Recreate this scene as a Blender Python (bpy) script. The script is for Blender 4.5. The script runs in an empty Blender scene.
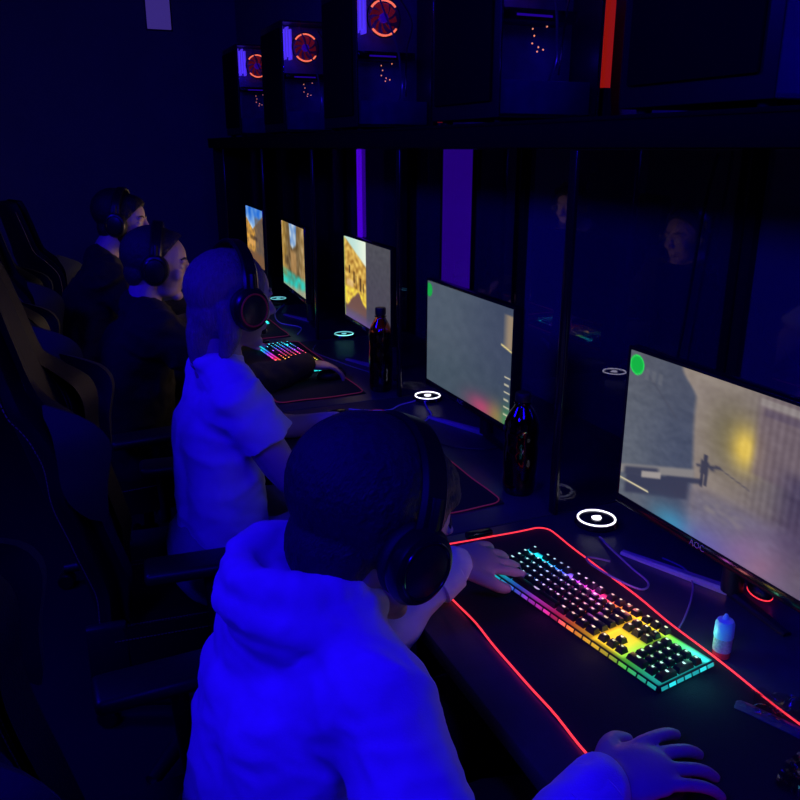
import bpy, bmesh, math, random
from math import sin, cos, pi, exp, sqrt, radians as R
from mathutils import Vector as V, Matrix as M, noise, Quaternion
random.seed(7)
C = bpy.context.scene.collection
sc = bpy.context.scene
CAMZ = 1.54
DESK = 0.755          # desk top height

# ------------------------------------------------------------------ materials
def lin(c):
    return tuple(((x/255)/12.92 if x/255 <= .04045 else ((x/255+.055)/1.055)**2.4) for x in c)

def mat(name, col, rough=.6, metal=0., emit=None, strength=1., var=.12, scale=30., bump=0., bscale=None, spec=.5, trans=0., stretch=(1,1,1), alpha=None, sheen=0., ior=None):
    m = bpy.data.materials.new(name); m.use_nodes = True
    nt = m.node_tree; n = nt.nodes; l = nt.links
    p = n['Principled BSDF']
    p.inputs['Roughness'].default_value = rough
    p.inputs['Metallic'].default_value = metal
    p.inputs['Specular IOR Level'].default_value = spec
    p.inputs['Transmission Weight'].default_value = trans
    tc = n.new('ShaderNodeTexCoord'); mp = n.new('ShaderNodeMapping'); mp.inputs['Scale'].default_value = stretch
    l.new(tc.outputs['Object'], mp.inputs[0])
    nz = n.new('ShaderNodeTexNoise'); nz.inputs['Scale'].default_value = scale; nz.inputs['Detail'].default_value = 4
    l.new(mp.outputs[0], nz.inputs['Vector'])
    mx = n.new('ShaderNodeMix'); mx.data_type = 'RGBA'
    mx.inputs['A'].default_value = (*[c*(1-var) for c in col], 1)
    mx.inputs['B'].default_value = (*[min(1, c*(1+var)) for c in col], 1)
    l.new(nz.outputs['Fac'], mx.inputs['Factor']); l.new(mx.outputs['Result'], p.inputs['Base Color'])
    if emit:
        p.inputs['Emission Color'].default_value = (*emit, 1); p.inputs['Emission Strength'].default_value = strength
    if bump:
        b = n.new('ShaderNodeBump'); b.inputs['Strength'].default_value = bump; b.inputs['Distance'].default_value = .01
        n2 = n.new('ShaderNodeTexNoise'); n2.inputs['Scale'].default_value = bscale or scale*2; n2.inputs['Detail'].default_value = 5
        l.new(mp.outputs[0], n2.inputs['Vector']); l.new(n2.outputs['Fac'], b.inputs['Height']); l.new(b.outputs[0], p.inputs['Normal'])
    if alpha is not None: p.inputs['Alpha'].default_value = alpha
    if ior: p.inputs['IOR'].default_value = ior
    if sheen: p.inputs['Sheen Weight'].default_value = sheen
    return m

def attr_mat(name, strength=1., rough=.35, base=(.01,.01,.01)):
    m = bpy.data.materials.new(name); m.use_nodes = True
    nt = m.node_tree; n = nt.nodes; l = nt.links; p = n['Principled BSDF']
    p.inputs['Base Color'].default_value = (*base, 1); p.inputs['Roughness'].default_value = rough
    a = n.new('ShaderNodeAttribute'); a.attribute_name = 'Col'
    l.new(a.outputs['Color'], p.inputs['Emission Color']); p.inputs['Emission Strength'].default_value = strength
    return m

def glass_mat(name, tint, gloss=.12, rough=.03):
    m = bpy.data.materials.new(name); m.use_nodes = True
    nt = m.node_tree; n = nt.nodes; l = nt.links
    n.remove(n['Principled BSDF'])
    t = n.new('ShaderNodeBsdfTransparent'); t.inputs[0].default_value = (*tint, 1)
    g = n.new('ShaderNodeBsdfGlossy'); g.inputs['Roughness'].default_value = rough; g.inputs['Color'].default_value = (.9,.9,1,1)
    nz = n.new('ShaderNodeTexNoise'); nz.inputs['Scale'].default_value = 8
    mr = n.new('ShaderNodeMapRange'); mr.inputs['To Min'].default_value = rough*.6; mr.inputs['To Max'].default_value = rough*1.6
    l.new(nz.outputs['Fac'], mr.inputs['Value']); l.new(mr.outputs[0], g.inputs['Roughness'])
    fr = n.new('ShaderNodeFresnel'); fr.inputs[0].default_value = 1.45
    ad = n.new('ShaderNodeMath'); ad.operation = 'MULTIPLY'; ad.inputs[1].default_value = gloss*8
    ad.use_clamp = True
    l.new(fr.outputs[0], ad.inputs[0])
    x = n.new('ShaderNodeMixShader'); l.new(ad.outputs[0], x.inputs[0]); l.new(t.outputs[0], x.inputs[1]); l.new(g.outputs[0], x.inputs[2])
    l.new(x.outputs[0], n['Material Output'].inputs[0])
    return m

K = {}
K['wall'] = mat('painted dark wall', (.19,.19,.21), .85, var=.15, scale=3, bump=.1, bscale=60)
K['floor'] = mat('dark carpet', (.009,.009,.010), .95, var=.3, scale=200, bump=.4, bscale=400)
K['ceil'] = mat('black ceiling', (.10,.10,.11), .9, scale=5)
K['mirror'] = mat('dark glossy panel', (.09,.08,.18), .022, var=.3, scale=2, ior=3.0)
K['post'] = mat('matt black post', (.004,.004,.005), .6)
K['desk'] = mat('black laminate', (.05,.05,.065), .35, var=.25, scale=40, bump=.03, bscale=300)
K['black'] = mat('black plastic', (.012,.012,.014), .42, bump=.03, bscale=400)
K['blackgloss'] = mat('glossy black plastic', (.008,.008,.01), .16)
K['shelf'] = mat('black shelf board', (.004,.004,.005), .8, spec=.1)
K['pad'] = mat('mouse mat cloth', (.010,.010,.013), .9, var=.3, scale=150, bump=.2, bscale=600)
K['leather'] = mat('black faux leather', (.009,.009,.010), .55, bump=.15, bscale=250, spec=.25)
K['trimgrey'] = mat('grey green upholstery panel', (.026,.034,.022), .8, bump=.15, bscale=250)
K['thread'] = mat('pale thread', (.30,.27,.10), .8)
K['metal'] = mat('dark metal', (.05,.05,.055), .4, metal=1)
K['white_cloth'] = mat('white cotton', (.78,.78,.9), .9, var=.05, scale=60, bump=.12, bscale=500, sheen=.1)
K['black_cloth'] = mat('black cotton', (.008,.008,.010), .95, bump=.2, bscale=400)
K['grey_cloth'] = mat('grey crumpled cotton', (.30,.30,.36), .9, var=.3, scale=14, bump=.5, bscale=40)
K['denim'] = mat('dark trousers', (.010,.010,.014), .95, bump=.2, bscale=500)
K['skin'] = mat('skin', (.52,.36,.40), .55, var=.06, scale=20, bump=.05, bscale=150)
K['hair'] = mat('dark brown hair', (.035,.03,.035), .55, var=.5, scale=90, bump=.5, bscale=160, stretch=(1,3,1))
K['blond'] = mat('blond hair', (.30,.24,.22), .5, var=.5, scale=60, bump=.6, bscale=120, stretch=(3,3,.4))
K['black_hair'] = mat('black hair', (.010,.009,.010), .6, var=.5, scale=90, bump=.5, bscale=160)
K['beard'] = mat('beard hair', (.05,.035,.03), .7, var=.5, scale=90, bump=.5, bscale=200)
K['eye'] = mat('eye', (.6,.6,.6), .2)
K['headset'] = mat('headset plastic', (.01,.01,.012), .3)
K['cushion'] = mat('ear cushion', (.012,.012,.014), .6, bump=.1, bscale=300)
K['redled'] = mat('red light strip', (.2,.01,.01), .5, emit=(1,.035,.06), strength=1.5)
K['pinkled'] = mat('pink light strip', (.2,.01,.05), .5, emit=(.8,.06,.25), strength=.07)
K['plasticmouse'] = mat('dark wheel rubber', (.03,.03,.03), .6)
K['ringwhite'] = mat('white ring light', (.5,.5,.5), .5, emit=(.95,.9,1), strength=2)
K['ringcyan'] = mat('cyan ring light', (.2,.5,.5), .5, emit=(.25,.95,.85), strength=1.6)
K['fanred'] = mat('red fan blades', (.25,.03,.02), .5, emit=(.35,.01,.015), strength=.25)
K['fanring'] = mat('orange red ring light', (.4,.1,.05), .5, emit=(1,.17,.08), strength=1.6, var=.5, scale=200)
K['ram'] = mat('violet memory light', (.2,.2,.5), .5, emit=(.12,.05,1), strength=.8)
K['board'] = mat('circuit board', (.10,.10,.25), .6, emit=None, var=.5, scale=25)
K['dot'] = mat('tiny orange light', (.5,.2,.1), .5, emit=(1,.3,.15), strength=1.3)
K['bluestrip'] = mat('blue case light', (.1,.1,.5), .5, emit=(.05,.03,1), strength=1.0)
K['violetstrip'] = mat('violet case light', (.1,.1,.5), .5, emit=(.05,.0,.5), strength=.4)
K['redstrip'] = mat('dim red light tube', (.2,.02,.01), .5, emit=(.55,.012,.008), strength=.42)
K['redstripdim'] = mat('very dim red light tube', (.2,.02,.01), .5, emit=(.30,.01,.01), strength=.28)
K['purple'] = mat('violet glowing bar', (.2,.1,.5), .5, emit=(.12,.0,.9), strength=1.3, var=.2, scale=3)
K['purplepanel'] = mat('violet glowing panel', (.03,.01,.1), .25, emit=(.022,0,.20), strength=1.6, var=.2, scale=3)
K['petbrown'] = glass_mat('brown bottle plastic', (.35,.10,.05), .22, .06)
K['cola'] = mat('dark cola', (.03,.006,.004), .1)
K['capblack'] = mat('dark bottle cap', (.01,.01,.012), .5)
K['tinted'] = glass_mat('tinted divider glass', (.62,.62,.70), .02, .06)
K['glass'] = glass_mat('case side glass', (.8,.8,.9), .08, .03)
K['wire'] = mat('pale grey cable', (.35,.30,.38), .5)
K['wiredark'] = mat('dark cable', (.03,.03,.035), .5)
K['wirelit'] = mat('white cable', (.75,.7,.8), .5)
K['legmetal'] = mat('brushed stand leg', (.65,.64,.66), .28, metal=.3, stretch=(1,20,1))
K['liqcap'] = mat('translucent bottle cap', (.45,.85,.95), .35)
K['liqbody'] = mat('red juice bottle', (.6,.08,.08), .25)
K['liqlabel'] = mat('printed bottle label', (.55,.5,.45), .5, var=.7, scale=300)
K['wrap'] = glass_mat('clear crumpled film', (.75,.75,.78), .10, .12)
K['wrapdark'] = mat('dark blue packet', (.04,.07,.12), .3, bump=.4, bscale=80)
K['legend'] = attr_mat('key legend light', 1.3)
K['plate'] = attr_mat('keyboard glow plate', 1.0, .5)
K['screen'] = attr_mat('screen picture', 1.0, .3)
K['logo'] = mat('logo print', (.35,.3,.35), .5)
K['sign'] = mat('dim wall sign', (.2,.2,.3), .6, emit=(.035,.02,.16), strength=1.)
K['uv'] = mat('ultraviolet tube', (.3,.2,.6), .5, emit=(.03,.0,1), strength=12)
K['earlight'] = mat('red headset light', (.4,.03,.03), .5, emit=(.8,.03,.03), strength=.014)

# ------------------------------------------------------------------ helpers
WM = {}
def wm(o): return WM.get(o.name, M.Identity(4))
def empty(name, loc=(0,0,0), rz=0, label=None, cat=None, group=None, kind=None, rot=None):
    o = bpy.data.objects.new(name, None); C.objects.link(o); o.empty_display_size = .1
    o.location = loc; o.rotation_euler = rot if rot else (0,0,rz)
    WM[o.name] = M.Translation(loc) @ o.rotation_euler.to_matrix().to_4x4()
    return tag(o, label, cat, group, kind)
def tag(o, label=None, cat=None, group=None, kind=None):
    if label: o['label'] = label
    if cat: o['category'] = cat
    if group: o['group'] = group
    if kind: o['kind'] = kind
    return o
def obj(name, bm, m, parent=None, smooth=True, world=False, label=None):
    """bm geometry is in the parent's space; world=True: world space"""
    if world and parent is not None: bm.transform(wm(parent).inverted())
    bmesh.ops.recalc_face_normals(bm, faces=bm.faces)
    me = bpy.data.meshes.new(name); bm.to_mesh(me); bm.free()
    for k in (m if isinstance(m, (list, tuple)) else [m]): me.materials.append(k)
    if smooth:
        for p in me.polygons: p.use_smooth = True
        try: me.set_sharp_from_angle(angle=R(38))
        except Exception: pass
    o = bpy.data.objects.new(name, me); C.objects.link(o)
    if parent is not None:
        o.parent = parent; WM[o.name] = wm(parent)
    if label: o['label'] = label
    return o
def struct(name, bm, m): return tag(obj(name, bm, m, smooth=False), kind='structure')
def clone(o, parent=None):
    c = o.copy(); C.objects.link(c); c.parent = parent
    for ch in list(o.children): clone(ch, c)
    return c
def place(o, loc, rz=None, label=None):
    o.location = loc
    if rz is not None: o.rotation_euler = (0,0,rz)
    WM[o.name] = M.Translation(loc) @ o.rotation_euler.to_matrix().to_4x4()
    if label: o['label'] = label
    return o

def box(bm, a, b, bev=0., seg=2, mtx=None):
    a = V(a); b = V(b)
    r = bmesh.ops.create_cube(bm, size=1)
    vs = r['verts']; c = (a+b)/2; s = b-a
    for v in vs: v.co = V((v.co.x*s.x, v.co.y*s.y, v.co.z*s.z)) + c
    if bev > 0:
        es = list({e for v in vs for e in v.link_edges})
        q = bmesh.ops.bevel(bm, geom=es, offset=bev, segments=seg, affect='EDGES', profile=.5)
        vs = list({v for f in q['faces'] for v in f.verts} | {v for v in vs if v.is_valid})
    if mtx: bmesh.ops.transform(bm, matrix=mtx, verts=vs)
    return vs
def ring_loft(bm, rings, cap=True, closed=True):
    rs = [[bm.verts.new(p) for p in r] for r in rings]
    n = len(rs[0])
    for i in range(len(rs)-1):
        for j in range(n if closed else n-1):
            k = (j+1) % n
            bm.faces.new((rs[i][j], rs[i][k], rs[i+1][k], rs[i+1][j]))
    if cap and closed:
        bm.faces.new(rs[0][::-1]); bm.faces.new(rs[-1])
    return rs
def lathe(bm, prof, n=32, mtx=M.Identity(4)):
    """prof: list of (r,z)"""
    rs = [[mtx @ V((max(r,1e-4)*cos(2*pi*j/n), max(r,1e-4)*sin(2*pi*j/n), z)) for j in range(n)] for r, z in prof]
    ring_loft(bm, rs)
def frames(pts):
    pts = [V(p) for p in pts]; out = []
    up = None
    for i, p in enumerate(pts):
        t = (pts[min(i+1, len(pts)-1)] - pts[max(i-1, 0)])
        t = t.normalized() if t.length > 1e-9 else V((0,0,1))
        if up is None:
            up = t.orthogonal().normalized()
        else:
            up = (up - t*up.dot(t)); up = up.normalized() if up.length > 1e-6 else t.orthogonal().normalized()
        out.append((p, t, up, t.cross(up)))
    return out
def tube(bm, pts, r, n=10, caps=True):
    rr = r if isinstance(r, (list, tuple)) else [r]*len(pts)
    rings = []
    fr = frames(pts)
    for (p, t, u, w), q in zip(fr, rr):
        rings.append([p + (u*cos(2*pi*j/n) + w*sin(2*pi*j/n))*q for j in range(n)])
    ring_loft(bm, rings, caps)
def limb(bm, pts, rr, n=16):
    """tapered limb with round ends"""
    pts = [V(p) for p in pts]
    pp, r2 = smooth_path(pts, rr, 6)
    t0 = (pp[0]-pp[1]).normalized(); t1 = (pp[-1]-pp[-2]).normalized()
    A = []; B = []
    for k in (3,2,1):
        a = k/3.2*pi/2; A.append((pp[0]+t0*sin(a)*r2[0], r2[0]*cos(a)))
    for k in (1,2,3):
        a = k/3.2*pi/2; B.append((pp[-1]+t1*sin(a)*r2[-1], r2[-1]*cos(a)))
    P = [a[0] for a in A]+pp+[b[0] for b in B]; Q = [a[1] for a in A]+r2+[b[1] for b in B]
    tube(bm, P, Q, n)
def smooth_path(pts, rr, k=6):
    pts = [V(p) for p in pts]
    if len(pts) < 3:
        out = []; ro = []
        for i in range(k+1):
            t = i/k; out.append(pts[0].lerp(pts[-1], t)); ro.append(rr[0]*(1-t)+rr[-1]*t)
        return out, ro
    out = []; ro = []
    n = len(pts)
    for i in range(n-1):
        p0 = pts[max(i-1,0)]; p1 = pts[i]; p2 = pts[i+1]; p3 = pts[min(i+2,n-1)]
        for j in range(k):
            t = j/k
            out.append(.5*((2*p1)+(p2-p0)*t+(2*p0-5*p1+4*p2-p3)*t*t+(-p0+3*p1-3*p2+p3)*t**3))
            ro.append(rr[i]*(1-t)+rr[i+1]*t)
    out.append(pts[-1]); ro.append(rr[-1])
    return out, ro
def path_tube(bm, pts, r, k=8, n=8):
    pp, rr = smooth_path(pts, [r]*len(pts), k); tube(bm, pp, rr, n)
def ell(bm, c, r, rot=None, seg=20, mtx=None):
    q = bmesh.ops.create_uvsphere(bm, u_segments=seg, v_segments=max(8, seg*2//3), radius=1)
    m = M.Translation(c) @ (rot.to_4x4() if rot else M.Identity(4)) @ M.Diagonal((r[0], r[1], r[2], 1))
    if mtx: m = mtx @ m
    bmesh.ops.transform(bm, matrix=m, verts=q['verts'])
def fuse(bm, voxel, smooth=4, fac=.5):
    """voxel union of the overlapping closed shells in bm -> one continuous surface"""
    me = bpy.data.meshes.new('tmp'); bmesh.ops.recalc_face_normals(bm, faces=bm.faces); bm.to_mesh(me); bm.free()
    o = bpy.data.objects.new('tmp', me); C.objects.link(o)
    r = o.modifiers.new('r', 'REMESH'); r.mode = 'VOXEL'; r.voxel_size = voxel
    if smooth:
        s = o.modifiers.new('s', 'SMOOTH'); s.iterations = smooth; s.factor = fac
    dg = bpy.context.evaluated_depsgraph_get(); dg.update()
    me2 = bpy.data.meshes.new_from_object(o.evaluated_get(dg))
    out = bmesh.new(); out.from_mesh(me2)
    bpy.data.objects.remove(o); bpy.data.meshes.remove(me); bpy.data.meshes.remove(me2)
    return out
def wrinkle(bm, amp, freq, seed=0, mask=None, stretch=(1,1,1)):
    bm.normal_update()
    off = V((seed*7.3, seed*3.1, seed*5.7)); new = []
    for v in bm.verts:
        p = V((v.co.x*stretch[0], v.co.y*stretch[1], v.co.z*stretch[2]))*freq + off
        w = noise.noise_vector(p*.6)*.8
        a = noise.noise(p + w)
        d = (1-abs(a)*2.2) * amp - amp*.5
        if mask: d *= mask(v.co)
        new.append(v.co + v.normal*d)
    for v, c in zip(bm.verts, new): v.co = c
def cut_open(bm, planes):
    """remove geometry on the positive side of each (point, normal) plane"""
    for p, nn in planes:
        g = bm.verts[:]+bm.edges[:]+bm.faces[:]
        bmesh.ops.bisect_plane(bm, geom=g, plane_co=V(p), plane_no=V(nn).normalized(), clear_outer=True)

# ------------------------------------------------------------------ room
def simple_box(a, b):
    bm = bmesh.new(); box(bm, a, b); return bm
XM = 1.45; YF = 6.6; XL = -2.6; YB = -1.6; ZC = 2.62; YE = 5.45
struct('floor', simple_box((XL-.1, YB-.1, -.1), (XM+.2, YF+.1, 0)), K['floor'])
struct('ceiling', simple_box((XL-.1, YB-.1, ZC), (XM+.2, YF+.1, ZC+.1)), K['ceil'])
struct('wall_far', simple_box((XL-.1, YF, 0), (XM+.2, YF+.1, ZC)), K['wall'])
struct('wall_left', simple_box((XL-.1, YB, 0), (XL, YF, ZC)), K['wall'])
struct('wall_back', simple_box((XL-.1, YB-.1, 0), (XM+.2, YB, ZC)), K['wall'])
struct('wall_right', simple_box((XM+.012, YB, 0), (XM+.15, YF, ZC)), K['wall'])
YS = [0.445, 1.373, 2.327, 3.22, 4.05, 5.00]     # divider positions
for i in range(len(YS)-1):
    struct('trim_%d' % (i+1), simple_box((XM-.012, YS[i]+.03, DESK-.02), (XM+.012, YS[i+1]-.03, CAMZ-.002)), K['mirror'])
for i, y in enumerate(YS):
    struct('trim_%d' % (i+11), simple_box((XM-.03, y-.03, 0), (XM+.012, y+.03, CAMZ-.002)), K['post'])
struct('trim_17', simple_box((XM-.03, -.6, DESK-.02), (XM+.012, YS[0]-.03, CAMZ-.002)), K['mirror'])
# end wall of the booth row, seen beyond the last station
struct('trim_18', simple_box((1.02, YE, 0), (XM+.012, YE+.04, CAMZ+.02)), K['post'])

# ------------------------------------------------------------------ desks, dividers, shelf
def cable_desk(name, y0, y1, label):
    t = empty(name, (1.0,(y0+y1)/2,0), label=label, cat='desk', group='gaming desks along the wall')
    bm = bmesh.new(); box(bm, (.505,y0+.002,DESK-.032), (XM-.035,y1-.002,DESK), .004); obj('desktop', bm, K['desk'], t, world=True)
    for y in (y0+.04, y1-.04):
        bm = bmesh.new(); box(bm, (.60,y-.016,.0), (1.38,y+.016,DESK-.033), .003); obj('leg', bm, K['black'], t, world=True)
    bm = bmesh.new(); box(bm, (1.30,y0+.06,.30), (1.32,y1-.06,DESK-.033), .002); obj('back_panel', bm, K['black'], t, world=True)
    return t
names = ['black desk in front under the nearest keyboard and coloured mouse mat',
         'second black desk where the person in white t-shirt sits',
         'third black desk under the small rainbow keyboard and person in black',
         'fourth black desk in front of the tan canyon screen',
         'farthest black desk under the narrowest bright screen']
for i in range(5): cable_desk('gaming_desk', YS[i] if i else -.5, YS[i+1], names[i])
dn = ['tinted divider standing between nearest big screen and first brown bottle',
      'tinted divider standing just right of the half grey screen and its bottle',
      'tinted divider standing right of the tan canyon screen',
      'tinted divider right of the farthest bright screen',
      'last tinted divider at the far end of the desk row',
      ]
for i, y in enumerate(YS[1:]):
    t = empty('desk_divider', (1.2, y, DESK), label=dn[i], cat='divider', group='dividers between the gaming desks')
    bm = bmesh.new(); fx = .955 if i == 0 else .985
    box(bm, (fx+.010,y-.004,DESK+.001), (XM-.032,y+.004,CAMZ-.004)); obj('glass_pane', bm, K['tinted'], t, smooth=False, world=True)
    bm = bmesh.new(); box(bm, (fx,y-.013,DESK+.001), (fx+.010,y+.013,CAMZ-.004), .003); obj('edge_strip', bm, K['blackgloss'], t, world=True)
t = empty('pc_shelf', (1.2, 2.5, CAMZ), label='long black shelf carrying the glowing computers above the screens', cat='shelf')
bm = bmesh.new(); box(bm, (.985,-.8,CAMZ), (XM+.008,YE,CAMZ+.055), .003); obj('board', bm, K['shelf'], t, world=True)
bm = bmesh.new(); box(bm, (.982,-.8,CAMZ+.050), (.992,YE,CAMZ+.058), .001); obj('edge_band', bm, K['shelf'], t, world=True)
SH = CAMZ+.0585

# ------------------------------------------------------------------ computer cases
def fan(cx, cz, root, on=True, y=.014):
    bm = bmesh.new()
    n = 72
    for k in range(n):                            # ring of short glowing segments with a gap left and right
        a = 2*pi*k/n
        if abs(cos(a)) > .80: continue
        b = a+2*pi/n*.93; w = .0052+.0018*random.random()
        pts = [V((cx+q*cos(x), y, cz+q*sin(x))) for x, q in ((a,.056-w/2),(b,.056-w/2),(b,.056+w/2),(a,.056+w/2))]
        rs = [pts, [p+V((0,.006,0)) for p in pts]]
        ring_loft(bm, rs)
    r = obj('fan_ring', bm, K['fanring'], root)
    bm = bmesh.new()
    for k in range(9):
        a0 = 2*pi*k/9
        rr = []
        for s in range(5):
            q = .014+.036*s/4; a = a0+.5*s/4
            rr.append([V((cx+q*cos(a), y+.004, cz+q*sin(a))), V((cx+q*cos(a+.42), y+.016, cz+q*sin(a+.42))), V((cx+q*cos(a+.42), y+.018, cz+q*sin(a+.42))), V((cx+q*cos(a), y+.006, cz+q*sin(a)))])
        ring_loft(bm, rr)
    obj('fan_blades', bm, K['fanred'], r, smooth=False)
    bm = bmesh.new(); lathe(bm, [(0,0),(.014,0),(.016,.004),(.016,.018),(0,.018)], 20, M.Translation((cx, y-.002, cz)) @ M.Rotation(-pi/2, 4, 'X')); obj('fan_hub', bm, K['violetstrip'], r)
    bm = bmesh.new()
    tube(bm, [(cx+.062*cos(2*pi*k/40), y+.006, cz+.062*sin(2*pi*k/40)) for k in range(41)], .003, 6); obj('fan_frame', bm, K['black'], r)
def make_case():
    W, D, H = .29, .37, .475                      # x, y, z ; glass side towards -y, local origin at the near left bottom corner
    t = empty('gaming_computer', (0,0,0))
    bm = bmesh.new(); th = .008
    box(bm, (0,.0,.012), (th,D,H), .003)           # front panel
    box(bm, (W-th,0,.012), (W,D,H), .003)
    box(bm, (th,0,.012), (W-th,D,.012+th)); box(bm, (th,0,H-th), (W-th,D,H))
    box(bm, (th,D-th,.012+th), (W-th,D,H-th))
    obj('shell', bm, K['black'], t)
    bm = bmesh.new(); box(bm, (-.010,.03,.05), (-.0005,D-.03,H-.03), .004); obj('front_cover', bm, K['shelf'], t)
    bm = bmesh.new(); box(bm, (.001,-.005,.014), (W-.001,-.001,H-.002), .001); obj('side_glass', bm, K['glass'], t, smooth=False)
    for x in (.03, W-.03):
        for y in (.04, D-.04):
            bm = bmesh.new(); lathe(bm, [(0,0),(.013,0),(.015,.012),(0,.0118)], 16, M.Translation((x,y,0))); obj('foot', bm, K['black'], t)
    bm = bmesh.new(); box(bm, (th+.002,.12,.10), (W-th-.002,.125,H-th-.002))
    bo = obj('mainboard', bm, K['board'], t)
    for k in range(4):
        bm = bmesh.new(); x = .022+k*.013
        box(bm, (x,.075,.335-.012*(k%2)), (x+.007,.12,H-.016-.01*(k%2)), .001); obj('memory_stick', bm, K['ram'], t)
    bm = bmesh.new(); box(bm, (.02,.03,.235), (.235,.12,.262), .003); g = obj('graphics_card', bm, K['blackgloss'], t)
    bm = bmesh.new(); box(bm, (.06,.028,.244), (.16,.03,.249)); obj('light_bar', bm, K['violetstrip'], g)
    bm = bmesh.new(); box(bm, (.01,.02,.022), (W-.012,.34,.10), .003); obj('power_shroud', bm, K['board'], t)
    fan(.125, .372, t, y=.05)
    bm = bmesh.new()
    path_tube(bm, [(.10,.06,.46),(.12,.03,.38),(.16,.02,.28),(.19,.05,.16),(.20,.10,.10)], .0035); obj('cable', bm, K['board'], t)
    bm = bmesh.new()
    path_tube(bm, [(.20,.10,.45),(.225,.04,.36),(.20,.03,.26),(.22,.08,.12)], .003); obj('cable', bm, K['black'], t)
    for (x,z) in ((.10,.215),(.105,.200),(.100,.183),(.118,.175),(.132,.17),(.14,.222),(.115,.165)):
        bm = bmesh.new(); ell(bm, (x,.02,z), (.0022,.0022,.0022), seg=8); obj('indicator_light', bm, K['dot'], t)
    bm = bmesh.new(); box(bm, (.012,.105,.105), (.024,.118,H-.02)); obj('light_strip', bm, K['bluestrip'], t)
    return t
pc = make_case()
cl = ['black computer with an orange red ring fan above the half grey screen',
      'black computer above the green dotted grey screen, cables visible inside',
      'computer cut by the upper right corner of the photo',
      'black computer with a round red fan ring, second from far end of shelf',
      'black computer at the far end of shelf with half visible red fan ring',]
cy = [2.77, 1.79, .96, 3.71, 4.63]
for i, y in enumerate(cy):
    o = pc if i == 0 else clone(pc)
    tag(place(o, (1.02, y, SH)), cl[i], 'computer', 'gaming computers on the shelf')
for y, k, lb in ((1.79,'redstrip','brighter red light tube right of the second computer on shelf'), (2.77,'redstripdim','dim red light tube right of the third computer on shelf')):
    t = empty('light_tube', (1.365,y+.05,SH), label=lb, cat='light')
    bm = bmesh.new(); tube(bm, [(0,0,.09 if k=='redstrip' else .03),(0,0,.62)], .013 if k=='redstrip' else .010, 16); obj('tube', bm, K[k], t)
    bm = bmesh.new(); lathe(bm, [(0,0),(.02,0),(.02,.03),(.015,.09 if k=='redstrip' else .03),(0,.09 if k=='redstrip' else .03)], 16); obj('socket', bm, K['black'], t)

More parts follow.
